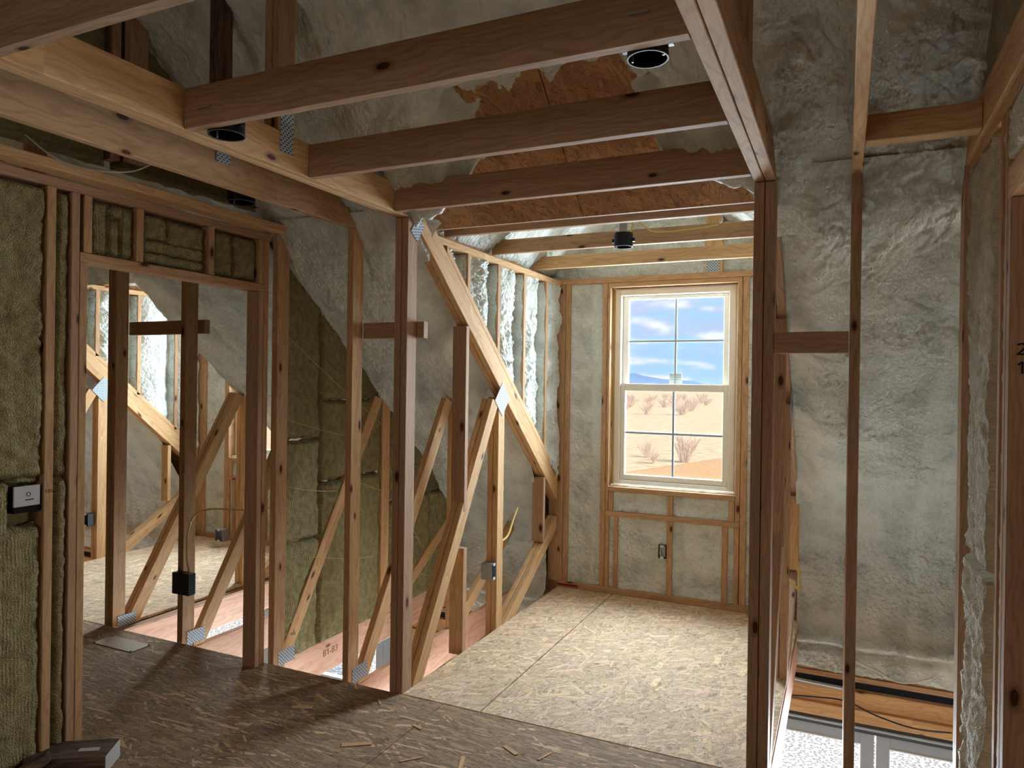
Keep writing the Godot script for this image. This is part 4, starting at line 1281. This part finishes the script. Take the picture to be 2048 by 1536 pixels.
func build_outside() -> void:
	var g := struct("ground", "dry pale grass field running to the horizon", "ground")
	var f := func(u: float, v: float) -> Vector3:
		var d := lerpf(0.0, 1.0, v)
		var z := -16.0 - 30.0 * d - 6000.0 * d * d * d * d
		var x := lerpf(-1.0, 1.0, u) * (60.0 + 0.9 * absf(z))
		return Vector3(x - 30.0, -3.02 + 0.25 * nz.get_noise_2d(x * 0.03, z * 0.03) * smoothstep(0.0, 0.05, v), z)
	grid("grass", g, 80, 160, f, M.field)
	var gp := struct("ground_gravel", "pale gravel apron outside the lower doors", "ground")
	board(gp, "gravel", -40.0, 30.0, -3.1, -2.99, -16.5, -5.45, M.gravel)
	var gd := struct("ground_dirt", "bare orange dirt bank below the window", "ground")
	var fd := func(u: float, v: float) -> Vector3:
		var x := lerpf(-40.0, 20.0, u)
		var edge := -37.3 - (x + 10.6) * 3.3
		var z := lerpf(-16.0, clampf(edge, -75.0, -18.0), v)
		return Vector3(x, -2.86 - 0.25 * smoothstep(0.8, 1.0, v) + 0.05 * nz.get_noise_2d(x * 0.4, z * 0.4), z)
	grid("dirt", gd, 60, 40, fd, M.dirt)
	# bare winter shrubs
	var protos := []
	for k in 3:
		protos.append(shrub_mesh(90 + k))
	var sr := RandomNumberGenerator.new()
	sr.seed = 12
	var made := 0
	for far in [112.0, 128.0, 146.0, 166.0, 190.0, 216.0]:
		var ang := 8.0
		while ang < 17.5:
			var sc := sr.randf_range(2.3, 3.3)
			ang += rad_to_deg(sc * 2.1 / far)
			if sr.randf() < 0.92:
				var a := deg_to_rad(ang)
				var o := single("shrub", "bare pinkish shrub in the distant thicket across the field", "shrub", protos[made % 3], M.shrub, "shrubs of the distant thicket")
				o.position = Vector3(-sin(a) * far, -3.05, -cos(a) * far)
				o.scale = Vector3(sc * 1.25, sc * 0.85, sc * 1.25)
				o.rotation.y = sr.randf() * TAU
				made += 1
	var near := [[-8.6, -43.0, 1.9, "bare reddish shrub in front of the dirt bank, right pane"], [-11.2, -44.5, 1.1, "low bare shrub at the left of the lower panes"], [-10.1, -41.5, 0.9, "small bare shrub left of the middle grille bar"]]
	for q in near:
		var o2 := single("shrub", q[3], "shrub", protos[0], M.shrub)
		o2.position = Vector3(q[0], -3.05, q[1])
		o2.scale = Vector3.ONE * q[2]
		o2.rotation.y = q[0]
	var h := struct("hills", "low mountains on the horizon with blue distance haze put into their colour", "hills")
	var fh := func(u: float, v: float) -> Vector3:
		var x := lerpf(-2600.0, 900.0, u)
		var r := 62.0 * smoothstep(-560.0, -1250.0, x) + 16.0 + 10.0 * nz.get_noise_1d(x * 0.006) + 5.0 * nz.get_noise_1d(x * 0.02 + 40.0)
		return Vector3(x, -4.0 + r * sin(v * PI), -3300.0 - 500.0 * v)
	grid("ridge", h, 160, 8, fh, M.hazy_hill)

func shrub_mesh(s: int) -> ArrayMesh:
	var r := RandomNumberGenerator.new()
	r.seed = s
	var b := Buf.new()
	for k in 34:
		var a := r.randf() * TAU
		var lean := r.randf_range(0.15, 0.75)
		var p := Vector3(r.randf_range(-0.1, 0.1), 0, r.randf_range(-0.1, 0.1))
		var d := Vector3(cos(a) * lean, 1.0, sin(a) * lean).normalized()
		var top := p + d * r.randf_range(0.6, 1.0)
		add_tube(b, [p, p.lerp(top, 0.5) + Vector3(0, 0.04, 0), top], 0.010, 3)
		for j in 5:
			var q := p.lerp(top, r.randf_range(0.35, 0.95))
			var e := (d + Vector3(r.randf_range(-1, 1), r.randf_range(0.0, 0.8), r.randf_range(-1, 1))).normalized() * r.randf_range(0.12, 0.32)
			add_tube(b, [q, q + e], 0.006, 3)
	return b.mesh()
